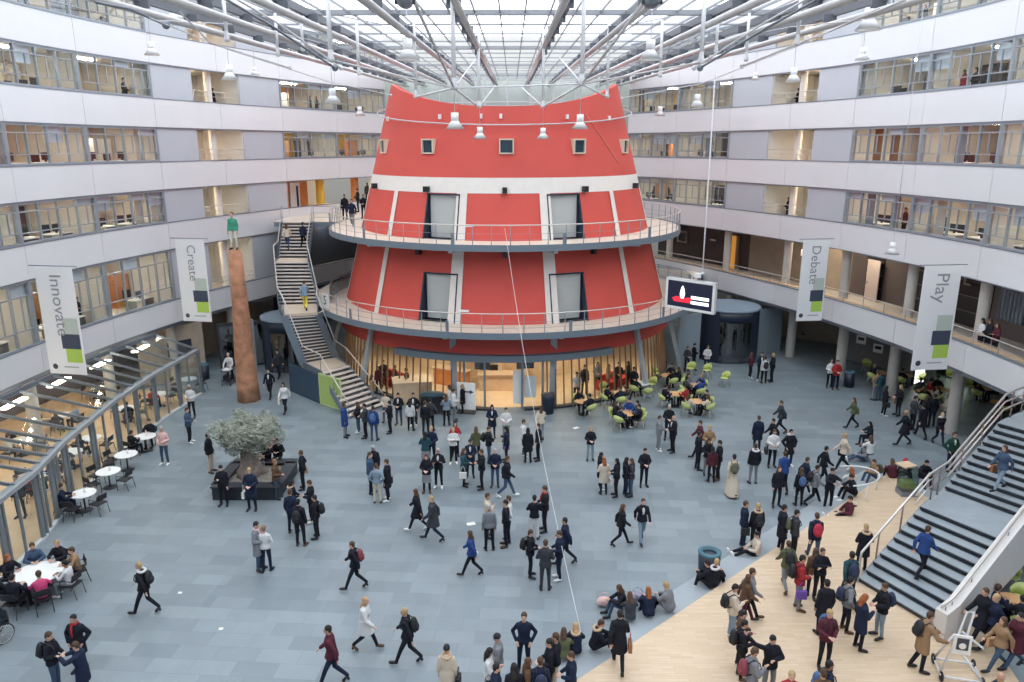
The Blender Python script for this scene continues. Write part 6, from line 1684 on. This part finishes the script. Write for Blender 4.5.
mk('seat',MB().box((0,.03,.5),(.46,.44,.05)),NAVY,t); mk('backrest',MB().box((0,-.22,.72),(.46,.04,.40)),NAVY,t); mk('footrest',MB().box((0,.55,.12),(.36,.14,.02)),DARK,t)
person(2,610,'S',150,'d','s','n','G','','sitting in the wheelchair at the left edge',.05,pos=(t.location.x+.02,t.location.y))
PEOPLE[-1]['o']['label']='person in denim blue top sitting in the wheelchair at the left edge'; PEOPLE[-1]['o']['group']='people in the hall'
def cart(x,y,rz):
    t=thing('serving_cart',(x,y,0),'dark two-shelf serving cart with a white tray pushed beside the timber pole','cart',rz=rz)
    for z,n in((.30,'lower_shelf'),(.88,'upper_shelf')): mk(n,MB().box((0,0,z),(.55,.85,.04)),DARK,t)
    for i,(a,b) in enumerate(((-.25,-.4),(.25,-.4),(-.25,.4),(.25,.4))): mk('upright',MB().tube([(a,b,.1),(a,b,1.0)],.018,6),STEEL,t); mk('caster',MB().ell((a,b,.06),(.03,.06,.06),10,6),BLACK,t)
    mk('tray',MB().box((0,0,.93),(.45,.5,.06)),TOPW,t); mk('box',MB().box((0,.05,.45),(.42,.5,.24)),BLACK,t)
x,y=up(229,384,0); cart(x,y,PI)
# white trolley on the wooden floor
t=thing('white_trolley',(*up(955,676,.3),.3),'tall white tubular trolley with black wheels and a small poster at the lower right','trolley',rz=-.25)
c=[(-.42,-.30),(.55,-.30),(-.42,.45),(.55,.45)]
for n,pts in (('side_frame',[(-.45,-.2,.16),(-.1,.0,1.1),(.05,.05,1.9),(.22,.1,1.9),(.15,.12,1.0),(-.1,.12,.8)]),('side_frame',[(.1,.3,1.15),(.65,.3,.75),(.65,.3,.72)]),('base_rail',[(-.42,-.3,.14),(.55,-.3,.14),(.55,.45,.14),(-.42,.45,.14),(-.42,-.3,.14)]),('strut',[(-.42,.45,.14),(-.1,.2,1.1)]),('strut',[(.55,-.3,.14),(.0,.0,.8)])):
    mk(n,MB().tube(pts,.032,8),POSTW,t)
mk('poster_board',MB().box((.02,-.06,1.0),(.42,.05,.55)),TOPW,t); mk('poster_print',MB().box((.02,-.09,1.03),(.28,.01,.34)),INK,t); mk('poster_mark',MB().ell((.02,-.10,.98),(.09,.01,.09),12,6),TOPW,t)
for a,b in c: 
    w_=MB(); w_.tube([(a,b+.11*math.cos(q),.13+.11*math.sin(q)) for q in [2*PI*i/20 for i in range(20)]],.028,8,closed=True); w_.ell((a,b,.13),(.03,.05,.05),8,6); mk('wheel',w_,BLACK,t)
# red sofas and low tables inside the tower base
for i,(px,py,lab) in enumerate(((381,380,'red sofa inside the tower base, left end'),(393,379,'second red sofa inside the tower base, left'),(612,384,'red sofa inside the tower base, right part'),(628,380,'second red sofa inside the tower base, right part'))):
    x,y=up(px,py,.4); x,y=(x,max(y,41.8) if False else y); d=Vector((x-TC[0],y-TC[1])); 
    if d.length>9.4: d=d.normalized()*9.2; x,y=TC[0]+d.x,TC[1]+d.y
    t=thing('sofa',(x,y,.02),lab,'sofa',rz=math.atan2(TC[1]-y,TC[0]-x)+PI/2); rm=mat('sofa_red',(.55,.04,.03),.8)
    mk('seat',MB().box((0,0,.24),(1.3,.6,.42)),rm,t); mk('backrest',MB().box((0,-.3,.5),(1.3,.18,.6)),rm,t); mk('armrest',MB().box((-.62,0,.35),(.14,.6,.5)),rm,t); mk('armrest',MB().box((.62,0,.35),(.14,.6,.5)),rm,t)
# black covered equipment by the glass front
t=thing('covered_trolley',(*up(433,413,0),0),'black covered equipment case standing behind the people left of the arrow sign','case'); mk('body',MB().box((0,0,.62),(1.3,.7,.85),.2),BLACK,t); mk('cover',MB().ell((0,0,1.05),(.72,.42,.16),16,8),mat('cover_teal',(.015,.05,.07),.5),t)
for a in(-.5,.5):
    for b in(-.25,.25): mk('caster',MB().ell((a,b,.09),(.04,.09,.09),8,6),DARK,t)
# office desks with screens close behind the windows
dk=thing('office_desk',(0,0,-50),'x','desk'); mk('desk_top',MB().box((0,0,.73),(1.5,.7,.04)),TOPW,dk); mk('leg',MB().box((-.7,0,.36),(.05,.6,.7)),STEEL,dk); mk('leg',MB().box((.7,0,.36),(.05,.6,.7)),STEEL,dk); sc2=mk('monitor',MB().box((.1,.05,1.02),(.55,.04,.36)),BLACK,dk); mk('stand',MB().box((.1,.08,.80),(.08,.08,.14)),BLACK,sc2)
oc=thing('office_chair',(0,0,-50),'x','chair'); mk('seat',MB().box((0,0,.48),(.5,.48,.08)),BLACK,oc); mk('backrest',MB().box((0,-.24,.85),(.46,.07,.55)),BLACK,oc); mk('column',MB().tube([(0,0,.06),(0,0,.46)],.03,8),DARK,oc); mk('foot',MB().box((0,0,.05),(.55,.06,.04)).box((0,0,.05),(.06,.55,.04)),DARK,oc)
FLN=['ground','first','second','third','fourth','fifth']; first=[True]
for side in(-1,1):
    for k in range(1,6):
        if k==1 and side>0: continue
        for i in range(1,9):
            if i in(5,6) or (k==2 and side<0 and i>=7) or (k==1 and i>4): continue
            for j,f in enumerate((.3,.72)):
                if R_.random()<.25: continue
                s=J[i]+(J[i+1]-J[i])*f; x,y=cv(s,side,1.25); a=ang(s,side)+(PI if R_.random()<.5 else 0)
                pl='behind the %s floor windows on the %s, bay %s from the %s'%(FLN[k],SIDE[side],['','first','second','third','fourth','fifth','','seventh','eighth'][i],'front')+(', nearer half' if j==0 else ', farther half')
                if first[0]: o,o2=dk,oc; first[0]=False; o.location=(x,y,Z[k]); o.rotation_euler=(0,0,a); x2,y2=cv(s+.2,side,2.2); o2.location=(x2,y2,Z[k])
                else: o=dup(dk,(x,y,Z[k]),a); x2,y2=cv(s+.2,side,2.2); o2=dup(oc,(x2,y2,Z[k]),a+R_.uniform(-.6,.6))
                pl='%s floor, %s side, %s bay, %s half'%(FLN[k],SIDE[side],['','second','third','fourth','fifth','','','sixth','seventh'][i],'nearer' if j==0 else 'farther'); o['label']='white office desk with a screen behind windows, '+short(pl,12); o['group']='office desks'; o2['label']='black office chair behind windows, '+pl; o2['group']='office chairs'
# cupboards against the office back walls
cp_=thing('cupboard',(0,0,-50),'x','cupboard'); CUPM=[mat('cupboard_white',(.6,.6,.58),.5),mat('cupboard_wood',(.35,.19,.09),.5),mat('cupboard_dark',(.05,.05,.06),.5),mat('cupboard_orange',(.5,.2,.08),.6)]
bd=mk('body',MB().box((0,0,.95),(1.1,.42,1.9)),CUPM[0],cp_); mk('door',MB().box((-.27,.22,.95),(.5,.03,1.8)),CUPM[0],cp_); mk('door',MB().box((.27,.22,.95),(.5,.03,1.8)),CUPM[0],cp_)
for ch in cp_.children: ch.material_slots[0].link='OBJECT'; ch.material_slots[0].material=CUPM[0]
f1=True
for side in(-1,1):
    for k in range(1,6):
        if k==1 and side>0: continue
        for i in range(1,9):
            if i in(5,6) or (k==2 and side<0 and i>=7) or (k==1 and i>4): continue
            for f,nm in ((.2,'nearer'),(.55,'middle'),(.85,'farther')):
                if R_.random()<.35: continue
                s=J[i]+(J[i+1]-J[i])*f; x,y=cv(s,side,R_.choice([4.2,3.2,2.9])); c=R_.randrange(4)
                if f1: o=cp_; f1=False; o.location=(x,y,Z[k]); o.rotation_euler=(0,0,ang(s,side)+(0 if side<0 else PI))
                else: o=dup(cp_,(x,y,Z[k]),ang(s,side)+(0 if side<0 else PI))
                for ch in o.children: ch.material_slots[0].link='OBJECT'; ch.material_slots[0].material=CUPM[c]
                o['label']='%s cupboard behind windows, %s floor, %s side, %s bay, %s'%(['white','wooden','dark','orange'][c],FLN[k],SIDE[side],['','second','third','fourth','fifth','','','sixth','seventh'][i],nm); o['group']='office cupboards'
# loose papers and cups on the floor
for px,py,lab in((471,524,'white sheet of paper lying on the slate near the woman in blue'),(576,428,'pale paper scrap on the slate in front of the entrance'),(180,593,'small white scrap on the open floor, left'),(221,629,'small white scrap on the open floor, nearer one')):
    x,y=up(px,py,0); o=mk('paper_scrap',MB().box((0,0,.01),(.32,.22,.008),R_.uniform(0,3)) if 'sheet' in lab or 'pale' in lab else MB().box((0,0,.01),(.12,.1,.01)),TOPW); o.location=(x,y,0); tag(o,lab,'paper','scraps on the floor')
# bags lying on the step
for px,py,lab,m_,z in((604,606,'pinkish and black bag on the step in the seated cluster',cm('i'),.0),(637,601,'patterned grey bag on the step beside the bent person',mat('pattern_bag',(.28,.25,.33),.8,var=.6,scale=12),.15),(853,513,'black bag with white stripes on the step',cm('k'),.0),(300,388+140,'','',0)):
    if not lab: continue
    x,y=up(px,py,z); o=thing('lying_bag',(x,y,z),lab,'bag'); mk('bag_body',MB().ell((0,0,.16),(.24,.15,.17),12,8),m_,o); mk('strap',MB().tube([(-.15,0,.35),(-.05,.05,.45),(.1,.05,.42),(.16,0,.33)],.014,6),TOPW if 'stripes' in lab else m_,o)
